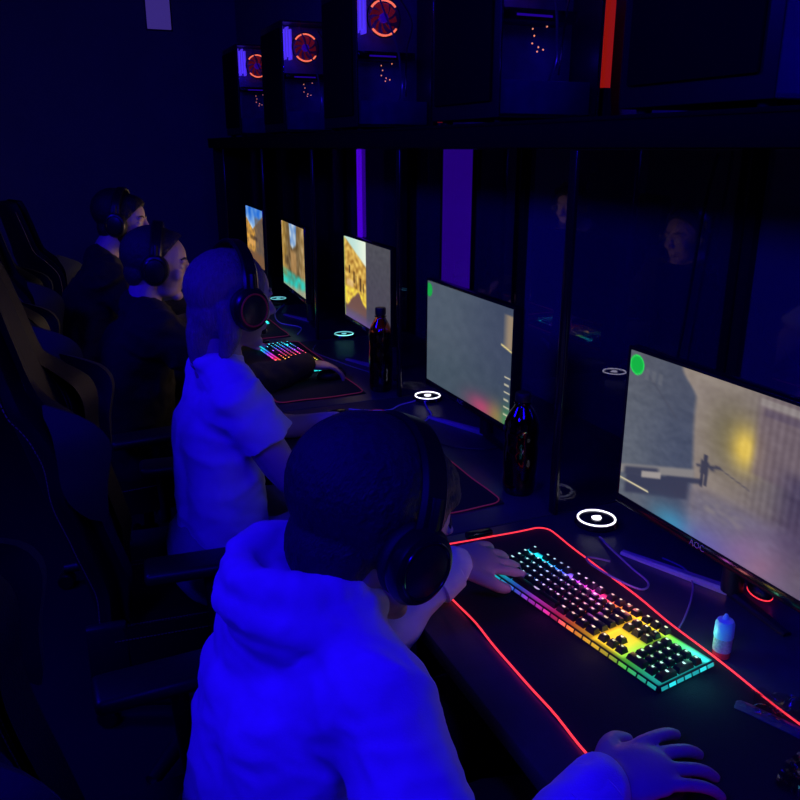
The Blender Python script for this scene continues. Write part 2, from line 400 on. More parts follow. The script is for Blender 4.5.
# ------------------------------------------------------------------ monitors
def S(e0, e1, x):
    t = max(0., min(1., (x-e0)/(e1-e0))); return t*t*(3-2*t)
def mixc(a, b, t): return tuple(a[i]*(1-t)+b[i]*t for i in range(3))
def N(u, v, f, s=0): return noise.noise(V((u*f, v*f, s)))
def inside(u, v, x0, x1, y0, y1, s=.01): return S(x0-s,x0+s,u)*(1-S(x1-s,x1+s,u))*S(y0-s,y0+s,v)*(1-S(y1-s,y1+s,v))
def seg_d(u, v, a, b):
    ax, ay = a; bx, by = b; t = max(0, min(1, ((u-ax)*(bx-ax)+(v-ay)*(by-ay))/((bx-ax)**2+(by-ay)**2)))
    return sqrt((u-ax-t*(bx-ax))**2+(v-ay-t*(by-ay))**2)
def scr1(u, v):
    wall = mixc((92,98,108), (70,78,98), S(.0,.33,u)); wall = mixc(wall, (82,84,92), S(.6,.0,v)*.4)
    n = N(u, v*1.5, 14)*7+N(u, v, 40, 3)*6
    far = mixc((140,128,120), (96,88,96), S(.38,.85,u)+.15*N(u,v,5))
    far = mixc(far, (108,100,70), exp(-((u-.50)/.10)**2-((v-.30)/.22)**2)*.8)
    far = mixc(far, (222,190,84), min(1, 1.1*exp(-((u-.565)/.055)**2-((v-.33)/.12)**2)))
    far = mixc(far, (112,96,104), inside(u,v,.60,.80,.0,.45,.02)*.7)
    far = mixc(far, (66,58,84), inside(u,v,.72,1.1,.36,1.,.06)*.8)
    far = mixc(far, (150,142,140), inside(u,v,.60,1.2,.02,.06,.008)*.8)
    far = mixc(far, (84,72,92), inside(u,v,.62,1.2,.07,.11,.01)*.6)
    far = mixc(far, (146,134,120), S(.12,.0,v)*S(.9,.3,u)*.5)
    stripes = sin(u*230)*5*S(.5,.65,u)
    edge = .263+(.339-.263)*S(0,.16,v)+.03*S(.2,.8,v)
    c = mixc(wall, far, S(edge-.012, edge+.016, u))
    c = tuple(x+n+stripes for x in c)
    # ceiling beam line on the left wall
    c = mixc(c, (70,72,84), exp(-(seg_d(u,v,(.06,.07),(.26,.32))/.006)**2)*.5)
    # ground
    g = mixc((112,106,116), (104,96,120), S(.3,.8,u)); g = mixc(g, (70,62,90), inside(u,v,.74,1.2,.3,1.1,.08)*.8)
    c = mixc(c, tuple(x+n*1.3 for x in g), S(.62,.74,v)*S(.30,.40,u))
    c = mixc(c, (128,120,122), inside(u,v,.42,.60,.72,.80,.03)*(.4+N(u,v,30)))
    # pale ledge, machine gun silhouette at the left bottom
    c = mixc(c, (142,136,132), inside(u,v+.55*u,-.1,.37,.785,.845,.012)*.85)
    q = v+.55*u; gun = max(inside(u,q,.03,.35,.845,.985,.015), inside(u,q,.02,.20,.80,.86,.015), inside(u,q,.24,.41,.84,.875,.008))
    c = mixc(c, (54,58,78), gun*.95)
    c = mixc(c, (158,150,146), inside(u,v+.55*u,.115,.215,.825,.868,.006))
    c = mixc(c, (226,212,170), exp(-(seg_d(u,v,(.0,.882),(.155,.878))/.006)**2))
    # soldier in the distance
    fig = max(inside(u,v,.394,.430,.500,.585,.007), inside(u,v,.404,.422,.462,.505,.005), inside(u,v,.398,.412,.57,.665,.005), inside(u,v,.416,.430,.57,.65,.005), exp(-(seg_d(u,v,(.382,.545),(.475,.505))/.009)**2), exp(-(seg_d(u,v,(.428,.52),(.445,.53))/.012)**2))
    c = mixc(c, (52,54,72), min(1,fig)*.9)
    c = mixc(c, (62,60,76), exp(-(seg_d(u,v,(.46,.50),(.60,.55))/.004)**2)*.6)
    # reflected keyboard glow, painted into the picture near the bottom
    c = mixc(c, (60,150,185), exp(-((u-.30)/.10)**2-((v-1.0)/.10)**2)*.85)
    c = mixc(c, (92,86,190), exp(-((u-.47)/.13)**2-((v-1.02)/.14)**2)*.6)
    c = mixc(c, (120,96,130), exp(-((u-.72)/.16)**2-((v-1.02)/.16)**2)*.6)
    c = mixc(c, (130,124,96), exp(-((u-1.0)/.14)**2-((v-1.02)/.18)**2)*.5)
    d = sqrt(((u-.038)*1.7)**2+(v-.085)**2)
    c = mixc(c, (18,176,62), S(.066,.058,d)); c = mixc(c, (40,235,90), exp(-((d-.060)/.005)**2)*.9)
    # faint tick letters beside the badge
    for k in range(3): c = mixc(c, (110,112,118), inside(u,v,.085+.035*k,.105+.035*k,.09,.16,.006)*.4)
    return c
def scr2(u, v):
    c = mixc((78,90,104), (64,74,96), S(.2,.9,u)); c = mixc(c, (58,74,84), S(.3,1.,v)*.5)
    n = N(u, v, 12)*5+N(u,v,60,2)*3; c = tuple(x+n for x in c)
    c = mixc(c, (150,132,110), inside(u,v,.84,1.1,.06,.34,.008)*(1-S(.0,.5,(.9-u)*6)))
    c = mixc(c, (236,214,140), exp(-(seg_d(u,v,(.83,.325),(.93,.36))/.008)**2))
    c = mixc(c, (190,70,110), exp(-((u-.66)/.15)**2-((v-.97)/.10)**2)*.85)
    c = mixc(c, (150,130,70), exp(-((u-.80)/.08)**2-((v-.98)/.12)**2)*.8)
    c = mixc(c, (60,160,90), exp(-((u-.92)/.07)**2-((v-.97)/.13)**2)*.85)
    for k in range(6):
        c = mixc(c, (225,215,180), inside(u,v,.865,.92-.01*(k%2),.58+.065*k,.592+.065*k,.004)*.9)
    d = sqrt(((u-.022)*1.7)**2+(v-.085)**2)
    c = mixc(c, (24,165,70), S(.072,.062,d))
    return c
def scr3(u, v):
    sky = mixc((190,225,215), (235,245,225), S(.15,.5,u))
    roof = .02+.62*max(0, u-.04)
    b = mixc((176,130,52), (222,180,84), .5+1.4*N(u, v, 16)+.1); 
    c = mixc(sky, b, S(roof-.02, roof+.03, v))
    for (x,y,w,h) in ((.10,.34,.03,.10),(.20,.40,.03,.14),(.33,.45,.04,.16),(.25,.44,.015,.16),(.40,.50,.02,.14)):
        c = mixc(c, (74,50,26), inside(u,v,x,x+w,y,y+h,.01)*.85)
    c = mixc(c, (244,214,70), S(.58,.64,v)*(.75+N(u,v,18)))
    c = mixc(c, (232,196,160), inside(u,v,.05,.20,.52,.60,.02)*.5)
    dune = .82-.18*exp(-((u-.30)/.13)**2)+.05*N(u,0,9)
    c = mixc(c, (110,78,70), S(dune-.02, dune+.03, v))
    c = mixc(c, (92,78,90), S(.86,.93,v))
    r = mixc((78,78,84), (70,66,82), v); r = tuple(x+N(u,v,20)*7 for x in r)
    c = mixc(c, r, S(.46,.475,u))
    c = mixc(c, (110,80,170), exp(-((v-1.05)/.12)**2)*.7)
    c = mixc(c, (150,170,80), S(.03,.0,u)*.8)
    return c
def scr4(u, v):
    sky = mixc((96,140,200), (200,215,225), .5+N(u,v,7)*1.2)
    l = S(.30,.36,u-v*.12) ; rr = S(.66,.60,u+v*.10)
    edge = v < .34
    hole = l*rr*S(.40,.33,v+abs(u-.45)*.5)
    wall = mixc((176,140,66), (104,84,52), S(.0,.35,u)); wall = mixc(wall, (176,146,92), S(.55,.95,u))
    wall = tuple(x+N(u,v*.6,13)*40 for x in wall)
    c = mixc(wall, sky, hole)
    c = mixc(c, (196,150,92), inside(u,v,.36,.60,.40,.74,.05)*.7)
    c = mixc(c, (74,60,50), inside(u,v,.10,.25,.52,.66,.03)*.5)
    c = mixc(c, (40,208,196), S(.70,.80,v)*S(1.25,.95,v)*(.7+.5*N(u,v,8)))
    c = mixc(c, (190,160,130), S(.90,.99,v+u*.1-.05)*.7)
    return c
def scr5(u, v):
    sky = mixc((70,130,215), (190,215,235), S(.1,.4,v)+N(u,v,6)*.6)
    b = mixc((190,140,62), (120,92,60), S(.25,.8,u)+N(u,v,12))
    c = mixc(sky, b, S(.36,.40,v+.5*abs(u-.35)))
    c = mixc(c, (96,84,76), S(.46,.52,u)*S(.22,.30,v+.1)*.7)
    c = mixc(c, (226,168,90), inside(u,v,.08,.45,.58,.68,.03)*.8)
    c = mixc(c, (60,46,36), inside(u,v,.20,.60,.50,.57,.02)*.6)
    c = mixc(c, (120,88,60), S(.74,.82,v))
    return c
MW, MH = .49, .30
def screen_mesh(fn, nx=190, ny=116):
    me = bpy.data.meshes.new('screen')
    vs = []; cols = []
    for j in range(ny+1):
        for i in range(nx+1):
            u = i/nx; v = j/ny
            vs.append((0, MW/2-u*MW, MH/2-v*MH))
            c = fn(u*MW/.53, v); cols.append((*lin([max(0., min(255., x)) for x in c]), 1))
    fs = [(j*(nx+1)+i, (j+1)*(nx+1)+i, (j+1)*(nx+1)+i+1, j*(nx+1)+i+1) for j in range(ny) for i in range(nx)]
    me.from_pydata(vs, [], fs)
    a = me.color_attributes.new('Col', 'FLOAT_COLOR', 'POINT')
    a.data.foreach_set('color', [x for c in cols for x in c])
    me.materials.append(K['screen']); return me
def make_monitor():
    """origin at the desk below the screen centre; screen plane at x=0, faces -x"""
    t = empty('monitor', (0,0,0))
    zc = .272
    bm = bmesh.new()
    b = .007; f = .020
    box(bm, (-.002,-MW/2-b,zc+MH/2), (.022,MW/2+b,zc+MH/2+b), .002)
    box(bm, (-.002,-MW/2-b,zc-MH/2-f), (.022,MW/2+b,zc-MH/2), .002)
    box(bm, (-.002,-MW/2-b,zc-MH/2), (.022,-MW/2,zc+MH/2), .001)
    box(bm, (-.002,MW/2,zc-MH/2), (.022,MW/2+b,zc+MH/2), .001)
    obj('bezel', bm, K['blackgloss'], t)
    bm = bmesh.new(); box(bm, (.004,-MW/2-.003,zc-MH/2-.015), (.032,MW/2+.003,zc+MH/2+.003), .006)
    box(bm, (.03,-.14,zc-.10), (.052,.14,zc+.08), .012); obj('back_cover', bm, K['black'], t)
    bm = bmesh.new(); tube(bm, [(.075,0,.008),(.07,0,.12),(.062,0,zc-.02),(.045,0,zc)], [.02,.018,.018,.018], 16); obj('neck', bm, K['black'], t)
    for s in (-1, 1):
        bm = bmesh.new()
        a = V((.075,0,.007)); e = V((-.012,.205,.0045)) if s > 0 else V((.06,-.14,.0045)); d = (e-a).normalized(); w = V((d.y,-d.x,0))*.013
        rs = []
        for q in range(7):
            p = a.lerp(e, q/6); k = 1-.35*q/6; h = .0065-.003*q/6
            rs.append([p+w*k+V((0,0,-p.z)), p+w*k*1.0+V((0,0,-p.z+h)), p+w*k*.6+V((0,0,-p.z+h*1.8)), p-w*k*.6+V((0,0,-p.z+h*1.8)), p-w*k+V((0,0,-p.z+h)), p-w*k+V((0,0,-p.z))])
        ring_loft(bm, rs); obj('stand_foot', bm, K['legmetal'] if s > 0 else K['black'], t, label='flat shiny stand foot' if s > 0 else None)
    return t
def text_obj(name, s, size, m, parent, loc, rot):
    cu = bpy.data.curves.new(name, 'FONT'); cu.body = s; cu.size = size; cu.extrude = .0003; cu.align_x = 'CENTER'; cu.align_y = 'CENTER'
    o = bpy.data.objects.new(name, cu); C.objects.link(o)
    dg = bpy.context.evaluated_depsgraph_get(); dg.update()
    me = bpy.data.meshes.new_from_object(o.evaluated_get(dg)); bpy.data.objects.remove(o)
    me.materials.append(m)
    q = bpy.data.objects.new(name, me); C.objects.link(q); q.parent = parent; q.location = loc; q.rotation_euler = rot
    return q
mon = make_monitor()
ml = ['nearest big monitor showing a dusty game scene with a small soldier',
      'monitor with plain grey screen, green badge and rainbow lower corner',
      'monitor half showing a bright yellow desert town and half grey',
      'monitor showing a tan canyon with turquoise ground',
      'farthest narrow monitor showing blue sky over tan wall']
mloc = [(.998,.957,0), (1.0,1.888,0), (.998,2.645,0), (1.0,3.592,0), (1.0,4.335,0)]
mz = [(.372+.668)/2, (.372+.672)/2, (.312+.616)/2, (.332+.629)/2, (.312+.600)/2]
for i, fn in enumerate((scr1, scr2, scr3, scr4, scr5)):
    o = mon if i == 0 else clone(mon)
    if i == 0: base_children = None
    zoff = (CAMZ - mz[i]) - (DESK+.272)
    place(o, (mloc[i][0], mloc[i][1], DESK+.0005), [0,0,R(-1.5),R(-4),R(-3)][i]); tag(o, ml[i], 'monitor', 'monitors along the desks')
    for ch in o.children:
        n_ = ch.name.split('.')[0]
        if n_ in ('bezel', 'back_cover'): ch.location.z = zoff
monitors = [mon] + [o for o in bpy.data.objects if o.name.startswith('monitor.') and o.type == 'EMPTY']
for i, (o, fn) in enumerate(zip(monitors, (scr1, scr2, scr3, scr4, scr5))):
    zoff = (CAMZ - mz[i]) - (DESK+.272)
    s = bpy.data.objects.new('screen', screen_mesh(fn, 190 if i < 3 else 90, 116 if i < 3 else 60)); C.objects.link(s); s.parent = o
    s.location = (-.0005, 0, .272+zoff)
    text_obj('logo', 'AOC', .017, K['logo'], o, (-.0028, .02, .272+zoff-MH/2-.010), (pi/2, 0, -pi/2))

# ------------------------------------------------------------------ ring lights on the desk
def make_puck():
    t = empty('desk_ring_light', (0,0,0))
    bm = bmesh.new(); lathe(bm, [(0,0),(.046,0),(.048,.003),(.044,.012),(.0,.012)], 40); obj('base', bm, K['blackgloss'], t)
    bm = bmesh.new()
    pts = [(.0400*cos(2*pi*k/48), .0400*sin(2*pi*k/48), .0128) for k in range(49)]
    tube(bm, pts, .0021, 8); obj('ring', bm, K['ringwhite'], t)
    bm = bmesh.new(); lathe(bm, [(0,.0122),(.010,.0122),(.011,.014),(.006,.0145),(0,.0145)], 12)
    ell(bm, (.008,.004,.013), (.006,.005,.0018), seg=10); obj('emblem', bm, K['ringwhite'], t)
    return t
puck = make_puck()
pl = ['glowing white ring light left of the nearest big screen',
      'glowing white ring light beside the plain grey screen and thin cables',
      'cyan ring light on desk beside the half yellow screen',
      'green tinted ring light below the turquoise and tan screen']
for i, (x, y) in enumerate(((1.02,1.295), (1.065,2.265), (1.115,3.235), (1.075,4.19))):
    o = puck if i == 0 else clone(puck)
    tag(place(o, (x, y, DESK+.0005)), pl[i], 'ring light', 'ring lights on the desks')
    if i >= 2:
        for ch in o.children:
            if ch.name.startswith(('ring', 'emblem')):
                ch.data = ch.data.copy(); ch.data.materials[0] = K['ringcyan']

# ------------------------------------------------------------------ mouse mats
def mat_with_light(name, x0, x1, y0, y1, label, rot=0, wob=.006, k='redled', gap=None):
    cx, cy_ = (x0+x1)/2, (y0+y1)/2
    t = empty(name, (cx, cy_, DESK+.0005), rz=rot, label=label, cat='mouse mat', group='lit mouse mats on the desks')
    w, h = (x1-x0)/2, (y1-y0)/2
    bm = bmesh.new(); box(bm, (-w,-h,0), (w,h,.004), .0015); obj('pad', bm, K['pad'], t)
    r = .03; pts = []
    per = []
    for (qx, qy, a0) in ((w-r, h-r, 0), (-w+r, h-r, pi/2), (-w+r, -h+r, pi), (w-r, -h+r, 3*pi/2)):
        for j in range(7):
            a = a0+j/6*pi/2; per.append(V((qx+r*cos(a), qy+r*sin(a), .0045)))
    per.append(per[0].copy())
    P = []
    for i in range(len(per)-1):
        n = max(1, int((per[i+1]-per[i]).length/.02))
        for j in range(n): P.append(per[i].lerp(per[i+1], j/n))
    P.append(P[0].copy())
    for p in P[:-1]:
        q = noise.noise_vector(V((p.x*9, p.y*9, cx*5)))*wob; p.x += q.x; p.y += q.y
    P[-1] = P[0].copy()
    bm = bmesh.new(); tube(bm, P, .0017, 8, False); obj('light_strip', bm, K[k], t)
    bm = bmesh.new(); box(bm, (-.03,h-.002,.004), (.03,h+.016,.018), .004); obj('controller', bm, K['blackgloss'], t)
    return t
mat_with_light('mouse_mat', .585, .898, .50, 1.325, 'nearest mouse mat edged by a glowing red line, under the bright keyboard', R(-1.0))
mat_with_light('mouse_mat', .585, .885, 1.46, 2.215, 'mouse mat with pink lit edge hidden behind the front person', R(0), k='pinkled')
mat_with_light('mouse_mat', .600, .900, 2.40, 3.22, 'mouse mat with pink edge under the small rainbow keyboard', R(0), k='pinkled')
mat_with_light('mouse_mat', .600, .900, 3.32, 4.10, 'far mouse mat with glowing edge below the tan canyon screen', R(0), k='pinkled')

# ------------------------------------------------------------------ keyboards
RB = [(0.0,(30,190,220)),(.12,(30,210,230)),(.24,(60,90,235)),(.34,(205,60,230)),(.48,(225,40,110)),(.56,(240,110,50)),(.66,(255,190,40)),(.76,(215,190,40)),(.84,(90,215,70)),(.93,(50,215,180)),(1.,(40,210,220))]
def rainbow(t):
    t = max(0, min(1, t))
    for (a, c), (b, d) in zip(RB, RB[1:]):
        if t <= b: return lin(mixc(c, d, (t-a)/(b-a)))
    return lin(RB[-1][1])
KL, KW = .440, .130            # local: x towards user's right (length), y away from user ; origin at the centre, top faces +z
U_ = .01905
def layout():
    keys = []
    x0 = -KL/2+.008; y0 = -KW/2+.010+U_*.5
    def row(r, items, gapy=0):
        x = 0
        for it in items:
            if it < 0: x += -it; continue
            keys.append((x0+(x+it/2)*U_, y0+r*U_+gapy, it)); x += it
    row(5, [1,-1,1,1,1,1,-.5,1,1,1,1,-.5,1,1,1,1,-.25,1,1,1], .006)
    row(4, [1]*13+[2,-.25,1,1,1,-.25,1,1,1,1])
    row(3, [1.5]+[1]*12+[1.5,-.25,1,1,1,-.25,1,1,1])
    row(2, [1.75]+[1]*11+[2.25,-3.5,1,1,1])
    row(1, [2.25]+[1]*10+[2.75,-1.25,1,-1.25,1,1,1])
    row(0, [1.25,1.25,1.25,6.25,1.25,1.25,1.25,1.25,-.25,1,1,1,-.25,2,1])
    xr = x0+(15+.25+3+.25+3+.5)*U_
    keys.append((xr, y0+2.5*U_, -1)); keys.append((xr, y0+.5*U_, -1))      # tall plus and enter keys
    return keys
KEYS = layout()
def keycap(bm, x, y, w, tall=False):
    hx = (abs(w)*U_-.0036)/2; hy = ((2*U_ if tall else U_)-.0036)/2
    r0 = []; 
    for (sx, sy) in ((1,1),(-1,1),(-1,-1),(1,-1)): r0.append(V((x+sx*hx, y+sy*hy, .013)))
    r1 = [V((x+sx*(hx-.0022), y+.0004+sy*(hy-.0024), .0215)) for (sx, sy) in ((1,1),(-1,1),(-1,-1),(1,-1))]
    r2 = [V((x+sx*(hx-.0032), y+.0004+sy*(hy-.0034), .0220)) for (sx, sy) in ((1,1),(-1,1),(-1,-1),(1,-1))]
    ring_loft(bm, [r0, r1, r2])
def legend_quads(bm, x, y, w, cl, tall=False, rnd=random, sat=False):
    t = (x+KL/2)/KL
    c = rainbow(t); c = tuple(.45+.55*min(1, q*1.1) for q in c)
    dim = .6+.6*rnd.random()
    if sat: c = tuple(q*1.6+.04 for q in rainbow(t)); dim *= 2.2
    # a small mark: two short strokes, wider on wide keys
    w2 = .0016+.0010*min(3, abs(w)-1 if w > 0 else 0)+rnd.random()*.0007
    for (ox, oy, hx, hy) in ((-.0004,.0022,w2,.00105), (.0002,.0006,w2*.6,.0007)):
        vs = [bm.verts.new((x+ox+sx*hx*1.35, y+oy+sy*hy*1.5, .02215)) for (sx, sy) in ((1,1),(-1,1),(-1,-1),(1,-1))]
        for v in vs: v[cl] = (*[q*dim for q in c], 1)
        bm.faces.new(vs)
def color_grid(bm, cl, x0, x1, y0, y1, z, nx, ny, fn):
    g = [[bm.verts.new((x0+(x1-x0)*i/nx, y0+(y1-y0)*j/ny, z)) for i in range(nx+1)] for j in range(ny+1)]
    for r in g:
        for v in r: v[cl] = (*fn(v.co.x, v.co.y), 1)
    for j in range(ny):
        for i in range(nx): bm.faces.new((g[j][i], g[j][i+1], g[j+1][i+1], g[j+1][i]))
def make_keyboard(detail=True, gain=1.):
    t = empty('keyboard', (0,0,0))
    bm = bmesh.new(); box(bm, (-KL/2,-KW/2,.0), (KL/2,KW/2,.0105), .003); obj('case', bm, K['black'], t)
    bm = bmesh.new(); cl = bm.verts.layers.float_color.new('Col')
    def glow(x, y):
        u = (x+KL/2)/KL
        g = .50+1.7*exp(-((y-(-KW/2+.010+5.6*U_))/.006)**2)
        g += 1.0*inside(x, y, -KL/2+.008+15.1*U_, -KL/2+.008+18.4*U_, -KW/2+.01, -KW/2+.01+3.1*U_, .004)
        g += .5*exp(-((x-(-KL/2+.008+15.12*U_))/.004)**2)*S(.75,.5,abs(y)/KW)
        g *= S(0, .009, KL/2-abs(x))*S(0, .009, KW/2-abs(y))*.95+.05
        return tuple(q*g*gain for q in rainbow(u))
    color_grid(bm, cl, -KL/2+.004, KL/2-.004, -KW/2+.004, KW/2-.004, .0112, 110, 36, glow)
    obj('backlight_plate', bm, K['plate'], t, smooth=False)
    bm = bmesh.new(); cl = bm.verts.layers.float_color.new('Col')
    def bar(P0, P1, n, w, up):
        for k in range(n):
            a = V(P0).lerp(V(P1), (k+.08)/n); b = V(P0).lerp(V(P1), (k+.92)/n)
            side = V(w); 
            vs = [bm.verts.new(a), bm.verts.new(b), bm.verts.new(b+side), bm.verts.new(a+side)]
            for v in vs:
                u = (v.co.x+KL/2)/KL; br = (.5+2.6*abs(noise.noise(V((k*1.7,up,0)))))*gain
                v[cl] = (*[q*br for q in rainbow(u)], 1)
            bm.faces.new(vs)
    bar((-KL/2+.004,-KW/2-.0012,.0045), (KL/2-.004,-KW/2-.0012,.0045), 22, (0,.002,.0055), 1)
    bar((KL/2+.0012,-KW/2+.004,.0045), (KL/2+.0012,KW/2-.004,.0045), 7, (-.002,0,.0055), 2)
    bar((-KL/2-.0012,-KW/2+.004,.0045), (-KL/2-.0012,KW/2-.004,.0045), 7, (.002,0,.0055), 3)
    obj('edge_light', bm, K['plate'], t, smooth=False)
    rnd = random.Random(3)
    if detail:
        for (x, y, w) in KEYS:
            bm = bmesh.new(); keycap(bm, x, y, w, w < 0); k = obj('keycap', bm, K['black'], t)
            bm = bmesh.new(); cl = bm.verts.layers.float_color.new('Col'); legend_quads(bm, x, y, w, cl, w < 0, rnd); obj('legend', bm, K['legend'], k, smooth=False)
    else:
        bm = bmesh.new()
        for (x, y, w) in KEYS: keycap(bm, x, y, w, w < 0)
        kc = obj('keycaps', bm, K['black'], t)
        bm = bmesh.new(); cl = bm.verts.layers.float_color.new('Col')
        for (x, y, w) in KEYS: legend_quads(bm, x, y, w, cl, w < 0, rnd, True)
        obj('legends', bm, K['legend'], kc, smooth=False)
    return t
# keyboard frame: local +x (user's right) -> world -y ; local +y (away from user) -> world +x : rz = -90deg
kb = make_keyboard(True)
tag(place(kb, (.783, 1.003, DESK+.005), R(-90+8.5)), 'large rainbow lit keyboard in front of nearest screen', 'keyboard', 'rainbow lit keyboards')
kb2 = make_keyboard(False, 2.2)
tag(place(kb2, (.79, 2.925, DESK+.005), R(-90+4)), 'small bright rainbow keyboard beside the person in black with round headset', 'keyboard', 'rainbow lit keyboards')
kb3 = clone(kb2); tag(place(kb3, (.80, 3.80, DESK+.005), R(-90+3)), 'keyboard glimpsed below turquoise screen, farthest one in view', 'keyboard', 'rainbow lit keyboards')

# ------------------------------------------------------------------ cables
def cable(name, pts, r, m, label, ring=None):
    t = bmesh.new(); path_tube(t, pts, r, 10, 8)
    o = obj(name, t, K[m]); tag(o, label, 'cable'); return o
z = DESK+.003
cable('cable', [(.985,1.235,z),(.975,1.185,z),(.962,1.10,z),(.955,1.045,z),(.925,1.03,z+.001),(.897,1.075,z+.008),(.885,1.13,z+.012),(.905,1.165,z+.004),(.94,1.14,z)], .0022, 'wire', 'pale curled cable between keyboard and nearest screen')
cable('cable', [(1.045,1.11,z),(1.055,1.06,z),(1.03,1.01,z),(.985,.965,z),(.935,.925,z),(.905,.905,z)], .0018, 'wire', 'thin grey cable curving towards the small dropper bottle')
cable('cable', [(1.06,2.315,z+.004),(1.02,2.26,z),(.955,2.235,z),(.90,2.20,z),(.84,2.22,z),(.79,2.26,z)], .0026, 'wirelit', 'white cable running left from the second ring light')
cable('cable', [(1.035,2.225,z+.004),(1.02,2.17,z),(1.00,2.10,z),(.94,2.04,z),(.88,1.96,z)], .0022, 'wirelit', 'white cable dropping from the second ring light towards front')
cable('cable', [(1.10,1.80,z),(1.02,1.78,z),(.93,1.85,z),(.89,1.98,z),(.93,2.09,z)], .002, 'wiredark', 'dark cable below the plain grey screen')
cable('cable', [(.95,3.12,z),(.91,3.02,z),(.93,2.90,z),(.97,2.75,z),(1.01,2.60,z),(.97,2.50,z)], .0022, 'wire', 'thin cable on desk below the half yellow screen')
cable('cable', [(1.07,4.05,z),(.97,3.85,z),(.93,3.62,z),(.99,3.48,z),(.94,3.35,z)], .0028, 'wirelit', 'yellowish cable on desk below the turquoise screen')
cable('cable', [(XM-.034,1.47,CAMZ-.01),(XM-.040,1.49,CAMZ-.15),(XM-.037,1.51,CAMZ-.35),(XM-.040,1.53,CAMZ-.6),(XM-.04,1.53,DESK+.004)], .004, 'wiredark', 'black cable hanging down the glossy wall right of the grey screen')

# ------------------------------------------------------------------ bottles
def make_bottle():
    t = empty('drink_bottle', (0,0,0))
    prof = [(0,.004),(.020,.0),(.028,.0),(.032,.008),(.033,.03),(.0315,.05),(.033,.07),(.033,.12),(.031,.135),(.033,.150),(.034,.165),(.032,.185),(.025,.205),(.016,.222),(.0125,.232),(.0125,.240),(0,.240)]
    bm = bmesh.new(); lathe(bm, prof, 40); obj('body', bm, K['petbrown'], t)
    bm = bmesh.new(); lathe(bm, [(0,.006),(.026,.004),(.0305,.010),(.0305,.048),(.030,.06),(.0305,.1),(.029,.14),(.0305,.165),(.027,.185),(0,.186)], 32); obj('drink', bm, K['cola'], t)
    bm = bmesh.new(); lathe(bm, [(0,.236),(.0145,.236),(.0150,.240),(.0148,.254),(.0135,.257),(0,.257)], 24)
    obj('cap', bm, K['capblack'], t)
    bm = bmesh.new(); lathe(bm, [(.0128,.230),(.0165,.230),(.0165,.233),(.0128,.233)], 24); obj('neck_ring', bm, K['petbrown'], t)
    return t
b1 = make_bottle(); tag(place(b1, (.955,1.512,DESK+.0005)), 'dark brown plastic drink bottle below the right corner of the plain grey screen', 'bottle', 'brown drink bottles')
b2 = clone(b1); tag(place(b2, (.965,2.425,DESK+.0005)), 'brown drink bottle in front of the half yellow screen', 'bottle', 'brown drink bottles')
b2.scale = (1.22,1.22,1.10)
b1.scale = (1.24,1.24,.96)

t = empty('dropper_bottle', (.915,.819,DESK+.0005), label='small red dropper bottle with glowing cyan cap by the keyboard corner', cat='bottle')
bm = bmesh.new(); lathe(bm, [(0,0),(.0125,0),(.0140,.002),(.0140,.034),(.012,.038),(0,.038)], 28); obj('body', bm, K['liqbody'], t)
bm = bmesh.new(); lathe(bm, [(.0142,.012),(.0144,.012),(.0144,.035),(.0142,.035)], 28); obj('label_sticker', bm, K['liqlabel'], t)
bm = bmesh.new(); lathe(bm, [(0,.036),(.0150,.036),(.0155,.038),(.0150,.060),(.0125,.066),(.006,.069),(.004,.073),(.002,.077),(0,.0775)], 28)
obj('cap', bm, K['liqcap'], t)

# computer mouse below nearest screen, with red underglow
def make_mouse():
    t = empty('computer_mouse', (0,0,0))
    bm = bmesh.new(); ell(bm, (0,0,.010), (.056,.031,.026)); cut_open(bm, [((0,0,.002),(0,0,-1))])
    bmesh.ops.holes_fill(bm, edges=bm.edges[:]); obj('shell', bm, K['black'], t)
    bm = bmesh.new(); lathe(bm, [(.0,0),(.0085,0),(.0085,.006),(0,.006)], 16, M.Translation((.032,.003,.0285)) @ M.Rotation(pi/2, 4, 'X')); obj('scroll_wheel', bm, K['plasticmouse'], t)
    bm = bmesh.new()
    tube(bm, [(.054*cos(2*pi*k/32), .030*sin(2*pi*k/32), .0025) for k in range(33)], .0016, 6); obj('glow_line', bm, K['redled'], t)
    return t
ms = make_mouse(); tag(place(ms, (1.108,.925,DESK+.0105), R(70)), 'small black mouse with red glowing base under nearest screen edge', 'mouse', 'computer mice')
ms.scale = (.55,.62,.75)
m2_ = clone(ms)
for ch in list(m2_.children):
    if ch.name.startswith('glow_line'): bpy.data.objects.remove(ch)
m2_.scale = (1,1,1); tag(place(m2_, (.612,.620,DESK+.0060), R(2)), 'black mouse under the front person\'s right hand', 'mouse', 'computer mice')
m3_ = clone(m2_); tag(place(m3_, (.850,2.61,DESK+.0060), R(3)), 'mouse under the hand beside the small rainbow keyboard', 'mouse', 'computer mice')

